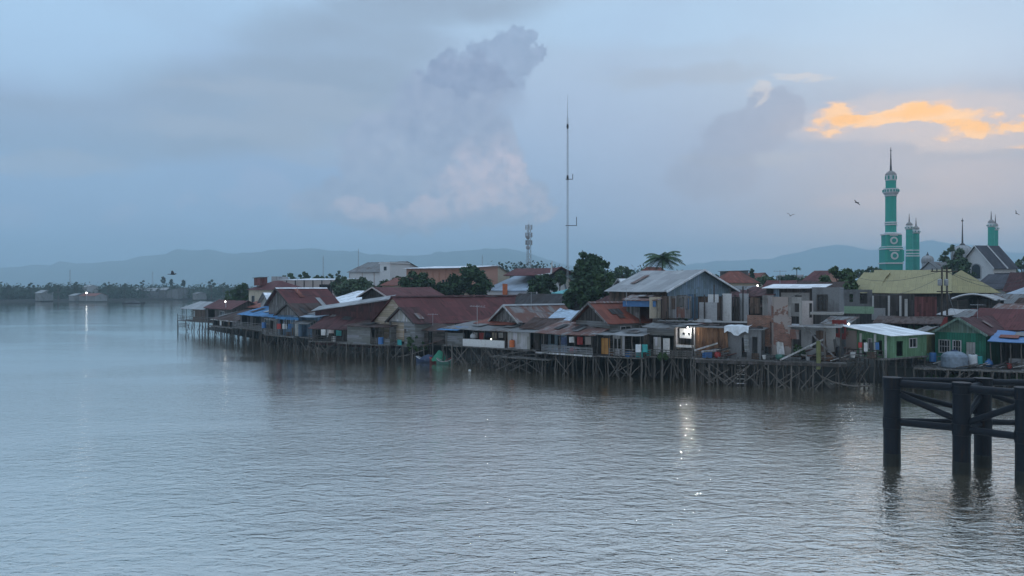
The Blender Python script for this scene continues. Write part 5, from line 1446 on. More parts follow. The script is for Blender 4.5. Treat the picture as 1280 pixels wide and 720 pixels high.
# tall white building
R, w = house('white_building', 'tall white three-storey building with a grey hip roof and a small roof tower', (437, 232), (483, 222), 14, 1.0, 13.9, 16.6, 'gx', rm='r_dgrey', wm='p_clean', cat='building', os=.6, of=.6, op=[WIN('f', .62, .74, .42, .56), WIN('f', .1, .16, .7, .8)])
for z in (5.2, 9.6): part_box(R, 'band', 'p_red', -.06, w + .06, -.08, -.01, z, z + .35)
for u in (.0, .36, .68, .99): part_box(R, 'column', 'p_pink', w * u - .1, w * u + .15, -.12, -.015, 1.0, 13.6)
part_box(R, 'tower', 'p_clean', w * .88, w * 1.14, -.6, 6, 9.6, 15.8); part_box(R, 'tower_window', 'glass', w * .98, w * 1.05, -.66, -.61, 14.0, 15.0); part_box(R, 'tower_cap', 'p_clean', w * .86, w * 1.16, -.8, 6.2, 15.8, 16.1)
part_box(R, 'annex', 'p_lgrey', w * .5, w * .98, -3.5, -.2, 1.0, 9.0)
H0('small pinkish-red roofed house right below the tall white building', (478, 168), (506, 163), 7, 1.0, 10.2, 11.6, 'gx', rm='r_rust', wm='p_cream')
# salmon building
R, w = house('salmon_building', 'salmon pink building with a thin white flat roof and an arcade below', (508, 205), (587, 195), 12, 1.0, 14.2, 14.9, 'shed', rm='r_white', wm='p_salmon', cat='building', of=1.0, os=.8, jit=.01, sag=.02)
for k in range(9): part_box(R, 'pilaster', 'p_salmon', w * (.12 + .1 * k), w * (.12 + .1 * k) + .25, -.15, -.015, 8.9, 14.0)
part_box(R, 'opening', 'glass', w * .58, w * .66, -.06, -.02, 9.7, 11.4)
b = MB(); b.panel((w * .36, -.5), (1, 0), w * .55, 6.2, 8.8, .2, [(w * .55 * (k + .25) / 9, w * .55 * (k + .8) / 9, 6.2, 8.0) for k in range(9)]); b.build('arcade', 'p_clean', R)
R, w = house('building', 'pale extension with a dull zinc roof right of the salmon building', (578, 206), (608, 202), 10, 1.0, 13.0, 14.8, 'gx', rm='r_dgrey', wm='p_cream', cat='building', of=.9)
# hall with upturned red roof
R, w = house('hall', 'blue-grey roofed hall with a raised red roof and white upturned ridge end', (606, 196), (664, 188), 14, 1.0, 9.0, 12.5, 'gx', rx=.9, rm='r_bluegrey', wm='p_clean', cat='hall', of=.4, jit=.01, op=[DOOR('f', .5, .6)])
a = []
for k in range(13):
    t = k / 12; x = w * (.18 + .98 * t); up = .9 * max(0, t - .75) ** 2 * 16 * .35 + .5 * max(0, .12 - t)
    a.append([(x, 4.0 + .8 * t, 12.4 + up), (x, 9.0, 14.1 + up), (x, 14.5, 12.6 + up)][::-1])
MB().grid(a, .15).build('upper_roof', 'r_maroon', R)
MB().path([(w * (.18 + .98 * t), 4.0 + .8 * t - .05, 12.4 + .9 * max(0, t - .75) ** 2 * 16 * .35) for t in [.72, .8, .86, .92, .96, 1.0]] + [(w * 1.17, 5.0, 15.6)], [.12, .2, .25, .28, .28, .25, .1], 6).build('ridge_end', 'p_clean', R)
part_box(R, 'sign', 'pl_orange', w * .42, w * .52, -.5, -.35, 7.8, 10.4)
part_box(R, 'awning', 'tarp_blue', w * .38, w * .88, -2.5, -.4, 5.8, 7.2)
H0('small house with a bright turquoise roof edge beside the round dark tree', (690, 160), (711, 157), 7, 1.0, 8.6, 9.6, 'shed', rm='pl_teal', wm='p_clean')
H0('little pale house above the turquoise roof edge', (692, 200), (700, 199), 6, 1.0, 10.8, 12.2, 'gx', rm='r_grey', wm='p_cream')
for lab, a, b, dep, ze, zr, ro, rm, wm in [
    ('red hip-roofed house seen left of the coconut palm', (783, 178), (815, 174), 12, 11.0, 14.0, 'hip', 'r_rust', 'p_cream'),
    ('rounded red roof left of the grey block above the zinc roof', (889, 205), (913, 200), 10, 11.0, 13.5, 'hip', 'r_rust', 'p_cream'),
    ('flat dark block behind the zinc roof ridge', (900, 210), (910, 208), 8, 13.6, 13.8, 'shed', 'r_dark', 'p_dconc'),
    ('long low zinc roof right of the pale blue gable', (897, 160), (922, 156), 10, 7.8, 10.0, 'gx', 'r_dgrey', 'w_dark'),
    ('long red roof left of the slim cypress', (912, 250), (940, 244), 12, 10.5, 13.8, 'gx', 'r_rust', 'p_cream'),
    ('dull maroon roof right of the slim cypress', (950, 190), (985, 186), 10, 8.5, 11.2, 'gx', 'r_maroon', 'p_cream'),
    ('dark maroon roof below the tiny distant palm', (982, 165), (1012, 160), 9, 9.0, 11.0, 'gx', 'r_maroon2', 'w_dark'),
    ('brick-red house left of the rounded green tree', (1005, 200), (1027, 196), 9, 11.4, 13.6, 'gx', 'r_maroon', 'p_salmon'),
    ('far grey flat-roofed block behind the red roofs', (970, 420), (1000, 415), 14, 14.5, 15.5, 'shed', 'r_dgrey', 'p_lgrey'),
    ('far pale block left of the tall green minaret', (1018, 440), (1045, 430), 14, 15.5, 16.5, 'shed', 'r_grey', 'p_pink'),
    ('low dark house behind the bare posts of the ruins', (905, 122), (960, 118), 8, 7.6, 9.4, 'gx', 'r_maroon2', 'w_dark'),
    ('brown-roofed house behind the thin new zinc roof', (985, 125), (1040, 120), 9, 8.0, 10.6, 'gx', 'r_brown', 'w_dark'),
    ('low red-brown house left of the blue-grey hall', (520, 172), (560, 166), 8, 7.0, 9.5, 'gx', 'r_maroon', 'p_cream'),
    ('dark house filling the gap left of the long maroon roof', (430, 150), (470, 142), 8, 6.0, 8.0, 'gx', 'r_maroon2', 'w_dark'),
    ('maroon roof just behind the charcoal shingle roof', (640, 142), (700, 136), 8, 5.6, 8.2, 'gx', 'r_maroon2', 'w_dark'),
    ('grey roofed house far right behind the arched roof', (1222, 120), (1262, 116), 8, 6.9, 8.8, 'gx', 'r_dgrey', 'w_dark'),
    ('dark purple roofed house below the white gabled house', (1218, 160), (1262, 154), 10, 9.6, 12.2, 'gx', 'r_slate', 'p_lgrey'),
    ('dull maroon roofed house at the right edge beyond the arched roof', (1256, 150), (1300, 146), 9, 9.2, 12.4, 'gx', 'r_maroon2', 'p_pink'),
    ('house with a light turquoise eave at the right edge', (1262, 132), (1300, 128), 7, 8.8, 10.2, 'shed', 'r_bluegrey', 'w_dark'),
    ('red-brown gable roof at the far right above the long dull maroon roof', (1256, 108), (1300, 104), 7, 6.2, 8.4, 'gx', 'r_brown', 'w_dark')]:
    H0(lab, a, b, dep, 1.0, ze, zr, ro, rm=rm, wm=wm)
# olive tiled roofs and the yard in front
R, w = H0('large house with an olive tiled gable roof right of the rounded green tree', (1089, 131), (1186, 126), 12, 1.0, 9.1, 12.6, 'gx', rx=.95, rm='r_olive', wm='w_dark', of=.8, os=.4, jit=.03)
part_panel(R, 'front_wall', 'w_red', w * .3, w * .42, -.1, 4.5, 9.0, .08); part_panel(R, 'front_wall', 'p_white', w * .44, w * .52, -.12, 4.5, 8.6, .08)
H0('left wing with a fallen-in olive tiled roof beside the rounded green tree', (1064, 133), (1092, 131), 10, 1.0, 9.0, 12.2, 'gx', rx=.9, rm='r_olive', wm='w_dark', jit=.15)
R, w = H0('second olive tiled hip roof behind the utility pole', (1166, 150), (1243, 146), 11, 1.0, 9.4, 12.8, 'hip', rm='r_olive', wm='w_hdark', os=.9, op=[WIN('f', .7, .8, .5, .85)])
H0('grey concrete roof rising between the minarets and the olive roofs', (1146, 215), (1180, 205), 10, 1.0, 13.0, 16.0, 'gy', rm='r_dgrey', wm='p_lgrey')
for lab, a, b, pt, pb, m_ in [('rusty red sheet wall below the first olive roof', (1143, 105), (1171, 104), 371, 398, 'w_red'), ('dark open frontage with white pillars below the first olive roof', (1088, 110), (1143, 108), 367, 400, 'w_dark')]:
    R, w, h = slab('yard_wall', lab, 'wall', a, b, pt, pb, m_, .2, [(.3, .38, .1, .8), (.75, .85, .1, .8)] if 'frontage' in lab else [])
    if 'frontage' in lab:
        for u in (.03, .4, .66): part_box(R, 'pillar', 'p_white', w * u, w * u + .25, -.3, -.05, 0, h * .92)
        part_box(R, 'counter', 'p_lgrey', w * .06, w * .34, -.8, -.4, 0, h * .45)
R, w = house('shelter', 'arched pale roof shelter on posts behind the teal green house', (1194, 112), (1241, 109), 6, 1.2, 8.2, 9.2, 'arch', rm='r_grey', wm='w_dark', walls='b', cat='shelter', os=.3, jit=.02, sag=.02)
MB().path([(-.3 + (w + .6) * k / 10, -.45, 8.25 + 1.0 * (math.sin(PI * (.12 + .76 * k / 10)) - math.sin(PI * .12))) for k in range(11)], .13, 6).build('arch_rim', 'p_clean', R)
posts(R, [w * k for k in (.05, .3, .62, .95)], .1, 1.2, 8.3, .1); part_box(R, 'goods', 'w_red', w * .35, w * .75, 1.0, 3.0, 4.5, 7.0)
p = P(1184, 398, 106); R = thing('scrap_dome', 'grey domed metal tank behind the utility pole', 'tank', (p.x, p.y, 3.0))
MB().lathe([(1.5, 0), (1.55, .6), (1.5, 1.6), (1.25, 2.5), (.8, 3.1), (.2, 3.35)], 20).build('body', 'p_dconc', R); MB().lathe([(.22, 3.3), (.22, 3.5), (.05, 3.55)], 10).build('cap', 'iron', R)
slab('yard_wall', 'small bright red board fence by the foot of the utility pole', 'wall', (1168, 98), (1184, 97), 396, 410, 'p_red', .1)
slab('yard_wall', 'stacked grey sheets right of the arched shelter', 'wall', (1224, 112), (1250, 110), 374, 388, 'r_dgrey', .1)
p = P(1180, 0, 100); R = thing('utility_pole', 'twin-legged utility pole with crossarms and transformer cans before the olive roofs', 'utility pole', (p.x, p.y, 1.1))
zt = Z(334, 100) - 1.1
for x in (-.3, .42): MB().path([(x, 0, 0), (x * .8, 0, zt)], [.14, .1], 8).build('mast', 'bark', R)
for z_, hw in ((zt - .5, 1.6), (zt - 2.9, .9)): MB().bar((-hw, -.1, z_), (hw, -.1, z_), .12).build('crossarm', 'bark', R)
for x in (-1.45, -.9, .9, 1.45): MB().lathe([(.06, 0), (.09, .05), (.05, .12), (.09, .18), (.04, .3)], 8, (x, -.1, zt - .44)).build('insulator', 'iron', R)
for x in (-.65, .1): MB().lathe([(.2, 0), (.24, .1), (.24, .7), (.12, .8)], 10, (x, -.3, zt - 2.2)).build('transformer', 'steel', R)
pts0 = P(1180, 338, 100)
for k, (e, lab) in enumerate([((1050, 341, 135), 'overhead wire running left from the utility pole to the rounded green tree'), ((1300, 344, 110), 'overhead wire running right from the utility pole out of view'), ((1290, 352, 105), 'lower overhead wire running right from the utility pole')]):
    q1 = P(*e) - pts0; tag(MB().path([q1 * (i / 12) - Vector((0, 0, 1.3 * math.sin(PI * i / 12))) for i in range(13)], .022, 5).build('power_line', 'iron', None, pts0), lab, 'power line')
# white gabled house
R, w = house('gabled_house', 'white house with a steep dark slate roof, white verge and arched window', (1199, 206), (1242, 196), 6.5, 1.0, 14.6, 19.6, 'gy', rm='r_slate', wm='p_clean', cat='house', trim='p_clean', of=.5, os=.9, jit=.01, sag=.01)
b = MB(); pr = [(w * .36, 11.6), (w * .66, 11.6), (w * .66, 14.2)] + [(w * .51 + w * .15 * math.cos(PI * k / 8), 14.2 + 1.1 * math.sin(PI * k / 8)) for k in range(1, 8)] + [(w * .36, 14.2)]
b.prism([(x, -.08, z) for x, z in pr], (0, .06, 0)); o = b.build('window', 'p_lgrey', R)
b = MB(); b.prism([(w * .51 + (x - w * .51) * .8, -.11, 11.75 + (z - 11.6) * .9) for x, z in pr], (0, .02, 0)); b.build('pane', 'glass', o)
MB().bar((w + .95, 3.2, 13.9), (w * .5, 3.2, 19.75), .1, .3).build('roof_band', 'p_clean', R)
part_box(R, 'annex', 'p_clean', w, w + 3.5, .5, 6, 1.0, 12.6); part_box(R, 'annex_roof', 'r_slate', w - .02, w + 3.9, .2, 6.3, 12.61, 12.9)


# ================================================================ mosque
def minaret(px, hw, top, d, lab, base_h, big):
    p = P(px, 0, d); R = thing('minaret', lab, 'minaret', (p.x, p.y, 1.0)); s = d / F
    zz = lambda y: Z(y, d) - 1.0
    r = hw * s
    ring = lambda y0, y1, k, m_, nm: MB().lathe([(r * k, zz(y1)), (r * k, zz(y0))], 16).build(nm, m_, R)
    if big:
        ring(244, 293, 1.0, 'mteal', 'shaft'); 
        for y in (244.5, 278, 280.5, 291): MB().lathe([(r * 1.1, zz(y + 1.2)), (r * 1.14, zz(y + .4)), (r * 1.06, zz(y - .4))], 16).build('ring', 'mwhite', R)
        MB().lathe([(r * 1.05, zz(244)), (r * 1.38, zz(241.5)), (r * 1.38, zz(236)), (r * 1.26, zz(236)), (r * 1.26, zz(238)), (r * .9, zz(238))], 16).build('balcony', 'mwhite', R)
        for k in range(16):
            a = 2 * PI * k / 16; c = (r * 1.37 * math.cos(a), r * 1.37 * math.sin(a), zz(238.8)); MB().lathe([(.28, -.45), (.28, .45)], 6, c).build('baluster', 'mdteal', R)
        ring(226, 238, .94, 'mteal', 'upper_shaft'); ring(219, 226, 1.0, 'mwhite', 'lantern')
        for k in range(8):
            a = 2 * PI * k / 8; MB().lathe([(.32, zz(224.5)), (.32, zz(220.5)), (.1, zz(219.8))], 6, (r * .96 * math.cos(a), r * .96 * math.sin(a), 0)).build('arch_opening', 'mdteal', R)
        MB().lathe([(r * 1.05, zz(219)), (r * 1.0, zz(218)), (r * .8, zz(216)), (r * .45, zz(214.3)), (r * .12, zz(213))], 16).build('dome', 'p_conc', R)
        MB().path([(0, 0, zz(214)), (0, 0, zz(203)), (0, 0, zz(top))], [.45, .28, .1], 8).build('spire', 'iron', R)
        for y in (208, 200, 188): MB().lathe([(.05, -.3), (.4, 0), (.05, .3)], 8, (0, 0, zz(y))).build('finial', 'iron', R)
        for (y0, y1, k, m_) in ((292.5, 309, 1.26, 'mdteal'), (309, 362, 1.55, 'mdteal')):
            h = r * k; part_box(R, 'plinth', m_, -h, h, -h, h, zz(y1), zz(y0))
        for y, k in ((293, 1.34), (308.5, 1.38), (311, 1.6), (329, 1.66)):
            h = r * k + .12; part_box(R, 'cornice', 'mwhite', -h, h, -h, h, zz(y + 1), zz(y - .6))
        for y, k in ((301, 1.26), (320, 1.55)):
            h = r * k
            for sx_ in (-1, 1): part_box(R, 'corner_strip', 'mteal', sx_ * h - .5, sx_ * h + .5, -h - .15, -h + .3, zz(y + 7), zz(y - 7))
            o = MB().lathe([(1.5, -.12), (1.5, .1), (.2, .1)], 16).build('medallion', 'mwhite', R, (0, -h - .1, zz(y))); o.rotation_euler = (PI / 2, 0, 0)
            i_ = MB().lathe([(.85, -.05), (.85, .08), (.1, .08)], 12).build('inlay', 'mdteal', o, (0, 0, .12))
            part_box(R, 'band', 'mwhite', -h * .6, h * .6, -h - .12, -h, zz(y - 5.8), zz(y - 7))
    else:
        y0 = top + 13
        ring(y0 + 6, base_h, 1.0, 'mteal', 'shaft')
        MB().lathe([(r * 1.05, zz(y0 + 7)), (r * 1.22, zz(y0 + 6)), (r * 1.22, zz(y0 + 3.6)), (r * .95, zz(y0 + 3.4)), (r * .95, zz(y0 + 1))], 14).build('balcony', 'mwhite', R)
        for k in range(8):
            a = 2 * PI * k / 8 + .2; MB().lathe([(.25, zz(y0 + 5.4)), (.25, zz(y0 + 4))], 6, (r * 1.2 * math.cos(a), r * 1.2 * math.sin(a), 0)).build('arch_opening', 'mdteal', R)
        MB().lathe([(r * 1.05, zz(y0 + 1.4)), (r * .95, zz(y0)), (r * .6, zz(y0 - 1.6)), (r * .12, zz(y0 - 2.8))], 14).build('dome', 'p_conc', R)
        MB().path([(0, 0, zz(y0 - 2)), (0, 0, zz(top))], [.3, .07], 6).build('spire', 'iron', R)
        for y in (base_h - 7, base_h - 3, base_h): MB().lathe([(r * 1.12, zz(y + .7)), (r * 1.16, zz(y)), (r * 1.05, zz(y - .7))], 14).build('ring', 'mwhite', R)
        ring(base_h, 355, 1.1, 'mdteal', 'plinth')


minaret(1113.5, 6.6, 184, 330, 'tallest green minaret with white balcony, square plinth and needle spire', 0, True)
minaret(1136.5, 3.9, 267, 395, 'taller left one of the pair of slim minarets beside the tallest minaret', 320, False)
minaret(1145, 3.9, 272, 398, 'shorter right one of the pair of slim minarets beside the tallest minaret', 320, False)
minaret(1239, 3.8, 264, 380, 'left and taller one of the slim minarets behind the white gabled house', 322, False)
minaret(1244.2, 3.2, 268, 420, 'slim minaret half hidden by its taller twin behind the white gabled house', 322, False)


def dome(px, hw, top, d, spire, lab):
    p = P(px, 0, d); R = thing('mosque_dome', lab, 'dome', (p.x, p.y, 1.0)); r = hw * d / F; zt = Z(top, d) - 1
    pr = [(r * .93, zt - r * 1.45), (r * .98, zt - r * 1.2), (r * 1.0, zt - r * .85), (r * .93, zt - r * .55), (r * .75, zt - r * .3), (r * .45, zt - r * .12), (r * .12, zt)]
    MB().lathe([(r * .95, 0), (r * .95, zt - r * 1.45)], 20).build('drum', 'p_lgrey', R); MB().lathe(pr, 24).build('shell', 'p_lgrey', R, smooth=True)
    for k in range(12):
        a = 2 * PI * k / 12; MB().path([((q + .03) * math.cos(a), (q + .03) * math.sin(a), z) for q, z in pr], .07, 4).build('rib', 'p_conc', R)
    MB().lathe([(r * .3, zt - r * .12), (r * .22, zt + r * .06), (r * .05, zt + r * .2)], 12).build('cap', 'iron', R)
    if spire:
        MB().path([(0, 0, zt), (0, 0, Z(spire, d) - 1)], [.35, .1], 8).build('spire', 'iron', R)
        MB().lathe([(.05, -.5), (.5, 0), (.05, .5)], 8, (0, 0, Z(spire + 3, d) - 1)).build('finial', 'iron', R)


dome(1203, 13, 306, 330, 273, 'big pale mosque dome with a tall spire left of the white gabled house')
dome(1159.5, 7, 319, 360, 315, 'small grey mosque dome right of the slim minaret pair')
# ================================================================ masts
def lattice(px, d, top, wb, wt, lab, n_, ant, name='radio_mast', cat='radio mast', stub=()):
    p = P(px, 0, d); R = thing(name, lab, cat, (p.x, p.y, 1.0)); H = Z(top, d) - 1.0
    b = MB(); c3 = [(math.cos(a), math.sin(a)) for a in (.4, .4 + 2 * PI / 3, .4 + 4 * PI / 3)]
    wd_ = lambda t: wb + (wt - wb) * t
    q = lambda k, t: Vector((c3[k][0] * wd_(t), c3[k][1] * wd_(t), H * t))
    tk = max(.04, wb * .13)
    for k in range(3): b.bar(q(k, 0), q(k, 1), tk)
    for i in range(n_):
        t0, t1 = i / n_, (i + 1) / n_
        for k in range(3): b.bar(q(k, t0), q((k + 1) % 3, t1), tk * .6)
        b.bar(q(0, t1), q(1, t1), tk * .6); b.bar(q(1, t1), q(2, t1), tk * .6)
    b.build('lattice', 'steel', R)
    if ant: MB().path([(0, 0, H), (0, 0, Z(ant, d) - 1)], [.05, .02], 6).build('antenna', 'steel', R)
    return R, H


R, H = lattice(709.5, 165, 148, .22, .17, 'tall thin lattice radio mast rising far above the roofs', 60, 118)
for y, dx in ((224, 1.0), (282, 1.75)):
    z = Z(y, 165) - 1; b = MB(); b.bar((-.4, 0, z), (dx, 0, z), .12); b.bar((dx, 0, z - .05), (dx, 0, z + (1.0 if y == 224 else 1.7)), .12); b.build('side_arm', 'iron', R)
for y in (158, 222): MB().lathe([(.18, -.45), (.24, 0), (.18, .45)], 8, (0, 0, Z(y, 165) - 1)).build('beacon', 'iron', R)
R, H = lattice(661, 330, 281, 1.3, .7, 'stout telecom tower hung with white antennas beyond the red hall roof', 16, 275, 'telecom_tower', 'telecom tower')
for z_, rr_ in ((H - 1, 1.3), (H - 4, 1.3), (H - 7, 1.2)):
    for k in range(6):
        a = 2 * PI * k / 6 + z_; MB().box(rr_ * math.cos(a) - .2, rr_ * math.cos(a) + .2, rr_ * math.sin(a) - .2, rr_ * math.sin(a) + .2, z_ - .9, z_ + .9).build('panel_antenna', 'p_lgrey', R)
for z_ in (H - 5, H - 9): o = MB().lathe([(.2, .25), (.75, .1), (.8, 0), (.2, -.3)], 12).build('dish', 'p_lgrey', R, (-.4, -1.2, z_)); o.rotation_euler = (PI / 2, 0, 0)
for px, d, top, w_, lab in ((404, 290, 321, .22, 'thin mast over the right end of the pale panelled wall'), (448, 320, 312, .2, 'thin mast just left of the tall white building roof'), (603, 300, 320, .25, 'short thin mast right of the salmon building'), (87.5, 620, 338, .6, 'far mast left of the bright lamp on the far bank'), (190.5, 640, 340, .6, 'far mast over the long white sheds on the far bank')):
    lattice(px, d, top, w_, w_ * .7, lab, 14, top - 2)
p = P(596.5, 412, 103); R = thing('tv_antenna', 'television antenna on a thin pole in front of the long maroon roof', 'antenna', (p.x, p.y, Z(408, 103)))
zt = Z(381, 103) - Z(408, 103); MB().path([(0, 0, 0), (0, 0, zt)], .03, 5).build('pole', 'steel', R)
b = MB(); b.bar((-.9, .2, zt - .15), (1.0, -.2, zt - .3), .04)
for k in range(6): b.bar((-.8 + .32 * k, -.5, zt - .18), (-.7 + .32 * k, .5, zt - .12), .03)
b.build('elements', 'steel', R)


# ================================================================ birds
def bird(px, py, d, span, yaw, roll, lab, flap=.35):
    R = thing('bird', lab, 'bird', P(px, py, d)); R.rotation_euler = (roll, 0, yaw)
    L = span * .5
    o = MB().path([(-L * .5, 0, 0), (-L * .3, 0, .01), (0, 0, .02), (L * .3, 0, .02), (L * .42, 0, .05), (L * .55, 0, .03)], [.01, L * .07, L * .12, L * .1, L * .07, .01], 8).build('body', 'bird', R, smooth=True)
    for s in (-1, 1):
        G = []
        for k in range(7):
            t = k / 6; z = flap * span * .5 * math.sin(t * 1.9); y = s * span * .5 * t; c = L * (.42 * (1 - t) ** .6 + .05); x = -.12 * L * t
            G.append([(x - c * .6, y, z), (x + c * .1, y, z + .02), (x + c * .5, y, z)])
        MB().grid(G if s > 0 else [g[::-1] for g in G], .015).build('wing', 'bird', R)
    MB().prism([(-L * .3, -.03, 0), (-L * .75, -L * .14, 0), (-L * .7, 0, 0), (-L * .75, L * .14, 0), (-L * .3, .03, 0)], (0, 0, .02)).build('tail', 'bird', R)


bird(1071.5, 253.5, 70, .75, .5, .7, 'bird with slanted wings flying left of the tallest minaret', .1)
bird(988, 270, 80, .7, 1.1, .2, 'small bird flying above the ruins, left of the tallest minaret', .6)
bird(1270, 267, 80, .6, 1.5, .9, 'tiny bird near the right edge of the sky', .5)
bird(216, 343, 55, .85, .35, .25, 'large dark flying bird low over the far bank', .35)
# ================================================================ far bank
for lab, a, b, ze, zr, ro, rm, wm in [('small white house among the far bank trees on the left', (44, 520), (51, 519), 5.5, 7.2, 'gx', 'r_grey', 'p_dconc'), ('pale low house just left of the bright lamp', (86, 515), (93, 513), 4.0, 5.2, 'gx', 'r_grey', 'p_dconc'),
                                      ('red-roofed waterside house right of the bright lamp', (99, 512), (119, 509), 3.8, 5.4, 'gx', 'r_rust', 'p_dconc'), ('tall white block just above the bright lamp', (103, 560), (109, 559), 9, 10.5, 'gx', 'r_grey', 'p_lgrey'),
                                      ('long white shed under the far mast', (166, 590), (193, 588), 6.5, 8.4, 'gx', 'r_grey', 'p_dconc'), ('second white shed right of the long white shed', (196, 594), (207, 593), 7.0, 8.6, 'gx', 'r_grey', 'p_dconc'), ('pale sloping shed roof near the tip of the row', (208, 590), (222, 586), 6.0, 8.4, 'shedx', 'r_dgrey', 'p_dconc'),
                                      ('small pale house in the trees behind the pyramid roof', (241, 560), (246, 559), 4.5, 5.8, 'gx', 'r_dgrey', 'p_dconc')]:
    H0(lab, a, b, 10, .6, ze, zr, ro, rm=rm, wm=wm)
boat(167, 470, 12, 2.6, .2, 'iron', 'far dark boat lying off the far bank', 1.6, 'iron')
# ================================================================ lamps
LAMPS += [(P(281.7, 377, 168), .25, .11, 'glow', 'white lamp on a post above the left dark red roof'), (P(108, 366, 488), 1.6, .35, 'glowbig', 'bright lamp on the far bank'),
          (P(1061, 405, 83.5), .8, .08, 'glow', 'small lamp left of the white zinc roof'), (P(947, 357, 97), .6, .08, 'glow', 'bare bulb on the dark timber house behind the ruins'),
          (P(614, 424, 103), 3.0, .05, 'glow', 'small bulb in the porch under the long flat roof')]
for p, e, r, m_, lab in LAMPS:
    R = thing('lamp', lab, 'lamp', p)
    MB().lathe([(r * .3, -r), (r * .85, -r * .6), (r, 0), (r * .85, r * .6), (r * .3, r)], 12).build('bulb', m_, R, smooth=True)
    MB().lathe([(r * .45, r), (r * .5, r * 1.4), (r * .2, r * 2.2)], 8).build('holder', 'iron', R)
    if '_' and m_ == 'glowbig' or 'post' in lab: MB().path([(0, .1, r * 1.5), (0, .3, r * 1.6), (0, .35, -min(p.z - 1.0, 4.5))], .07 if r < .3 else .12, 6).build('post', 'steel', R)
    l = bpy.data.lights.new('lamp_light', 'POINT'); lo = bpy.data.objects.new('lamp_light', l); col.objects.link(lo)
    l.energy = e; l.shadow_soft_size = r * .5; l.color = (1, .96, .88); lo.parent = R; lo.location = (0, -r * 2.2, -r * .5)
# ================================================================ fender pier
def pile(R, px, top, bot, hw):
    d = CH * F / (bot - HZ); r = hw * (d + hw * d / F) / F * .96; z = Z(top, d)
    c = (X(px, d + r), d + r)
    MB().lathe([(r, -3), (r, z - .08), (r * .94, z), (r * .2, z + .01)], 28, (*c, 0)).build('pile', 'pipe', R, smooth=False)
    MB().lathe([(r + .012, -.4), (r + .012, .62), (r + .002, .66)], 28, (*c, 0)).build('water_band', 'pipe_wet', R)
    return Vector((*c, z)), r


M['pipe_wet'] = m_plaster('pile_waterline', (.018, .02, .018), (.01, .012, .012), .5, .4)
R = thing('fender_pier', 'dark navy steel pipe pier on thick round piles at the lower right', 'pier', (0, 0, 0))
c1, r1 = pile(R, 1115, 473, 583, 10.5); c2, r2 = pile(R, 1202, 484, 594, 10.8); c3, r3 = pile(R, 1228.5, 474, 585, 10.3); c4, r4 = pile(R, 1281, 486, 607, 11.2); c5, r5 = pile(R, 1335, 476, 588, 10.5); c6, r6 = pile(R, 1362, 488, 622, 11)


def pipe(a, b, za, zb, r, name='beam'):
    a, b = Vector((a.x, a.y, za)), Vector((b.x, b.y, zb))
    return MB().path([a, b], r, 14).build(name, 'pipe', R)


for c_, r_ in ((c1, r1), (c2, r2), (c3, r3), (c4, r4), (c5, r5), (c6, r6)):
    for z_ in (4.55, 2.35): MB().lathe([(r_ + .004, z_ - .3), (r_ + .03, z_ - .29), (r_ + .03, z_ + .29), (r_ + .004, z_ + .3)], 28, (c_.x, c_.y, 0)).build('collar', 'pipe', R)
    MB().lathe([(r_ + .05, c_.z - .06), (r_ + .05, c_.z + .02), (r_ * .3, c_.z + .05)], 28, (c_.x, c_.y, 0)).build('cap', 'pipe', R)
T = 4.55; B_ = 2.35
pipe(c1, c2, T, T, .22); pipe(c2, c4, T - .02, T - .02, .22); pipe(c4, c6, T, T, .22); pipe(c1, c3, T + .18, T + .18, .16); pipe(c3, c5, T + .1, T + .1, .19); pipe(c2, c3, T - .05, T - .05, .2)
pipe(c1, c2, B_ + .05, B_ + .05, .19); pipe(c2, c4, B_, B_, .19); pipe(c4, c6, B_, B_, .19); pipe(c1, c3, B_ + .1, B_ + .1, .16); pipe(c3, c5, B_ + .1, B_ + .1, .16); pipe(c2, c3, B_, B_, .16)
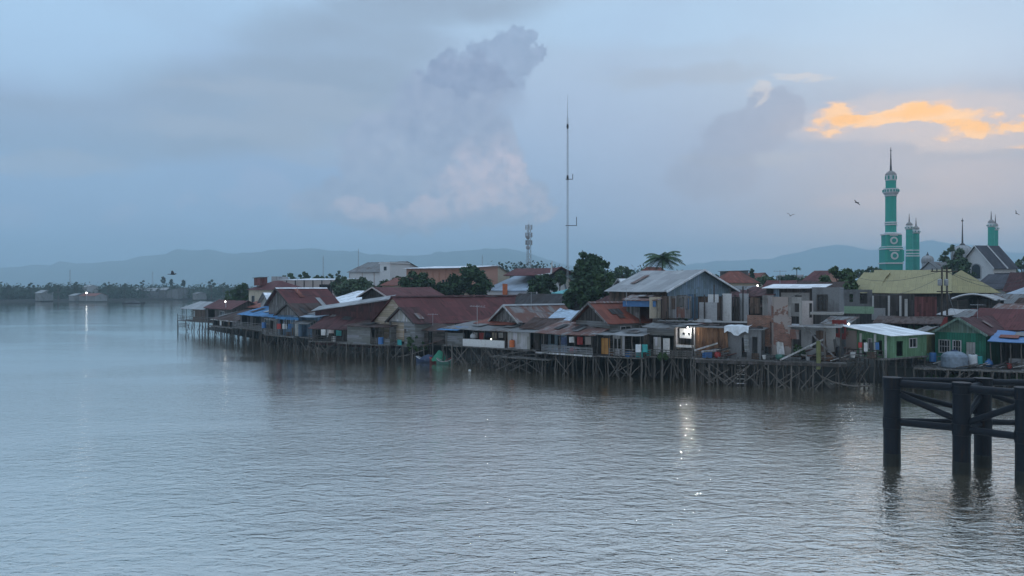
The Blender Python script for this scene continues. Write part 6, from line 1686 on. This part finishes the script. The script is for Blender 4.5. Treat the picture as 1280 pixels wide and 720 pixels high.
pipe(c1, c2, 4.1, 2.75, .17, 'diagonal'); pipe(c1, c3, 4.15, 2.9, .15, 'diagonal'); pipe(c2, c4, 2.6, 4.05, .17, 'diagonal'); pipe(c3, c5, 4.1, 2.7, .15, 'diagonal'); pipe(c4, c6, 4.0, 2.7, .17, 'diagonal'); pipe(c3, c2, 4.1, 2.6, .14, 'diagonal')
p = P(587, 463.5, 99); tag(MB().path([(-.16, 0, .02), (0, 0, .06), (.16, 0, .03)], [.04, .08, .04], 8).build('bottle', 'tarp_white', None, (p.x, p.y, 0)), 'white plastic bottle floating before the porch house with the long flat roof', 'bottle')

# sagging service wires and aerials along the row
def wire(a, b, sag, lab, m_='iron'):
    q0, q1 = P(*a), P(*b); v = q1 - q0
    tag(MB().path([v * (i / 12) - Vector((0, 0, sag * math.sin(PI * i / 12))) for i in range(13)], .018, 4).build('power_line', m_, None, q0), lab, 'power line')


wire((350, 362, 139), (466, 361, 139), 1.2, 'wire sagging from the white-ridged gable to the pink-ridged gable')
wire((641, 383, 105), (744, 379, 98), .9, 'wire sagging from the rust-striped gable to the rusty red gable')
wire((744, 379, 98), (833, 362, 96.5), 1.0, 'wire from the rusty red gable up to the big zinc roof')
wire((934, 372, 93), (1016, 359, 84), .8, 'wire from the ruined upper storey to the grey upper room')
wire((1049, 361, 83), (1180, 344, 100), 1.4, 'wire from the grey upper room to the utility pole')
wire((1180, 346, 100), (1198, 400, 87), .5, 'service wire dropping from the utility pole to the teal house')
for px, top, bot, d, lab in ((541, 392, 404, 112, 'television aerial on the eave of the long maroon roof'), (664, 365, 382, 104.5, 'television aerial above the rust-striped gable'), (783, 360, 378, 96, 'television aerial above the rusty red gable roof'),
                             (372, 348, 362, 140, 'television aerial on the white ridge of the maroon gable'), (975, 338, 352, 95, 'television aerial on the thin new zinc roof'), (1222, 380, 398, 88, 'television aerial behind the brown roof of the teal house')):
    p = P(px, bot, d); R = thing('tv_antenna', lab, 'antenna', p); zt = Z(top, d) - p.z
    MB().path([(0, 0, -.3), (0, 0, zt)], .025, 5).build('pole', 'steel', R)
    b = MB(); b.bar((-.7, .15, zt - .1), (.7, -.15, zt - .1), .035)
    for k in range(5): b.bar((-.6 + .3 * k, -.4, zt - .1), (-.55 + .3 * k, .4, zt - .06), .025)
    b.build('elements', 'steel', R)
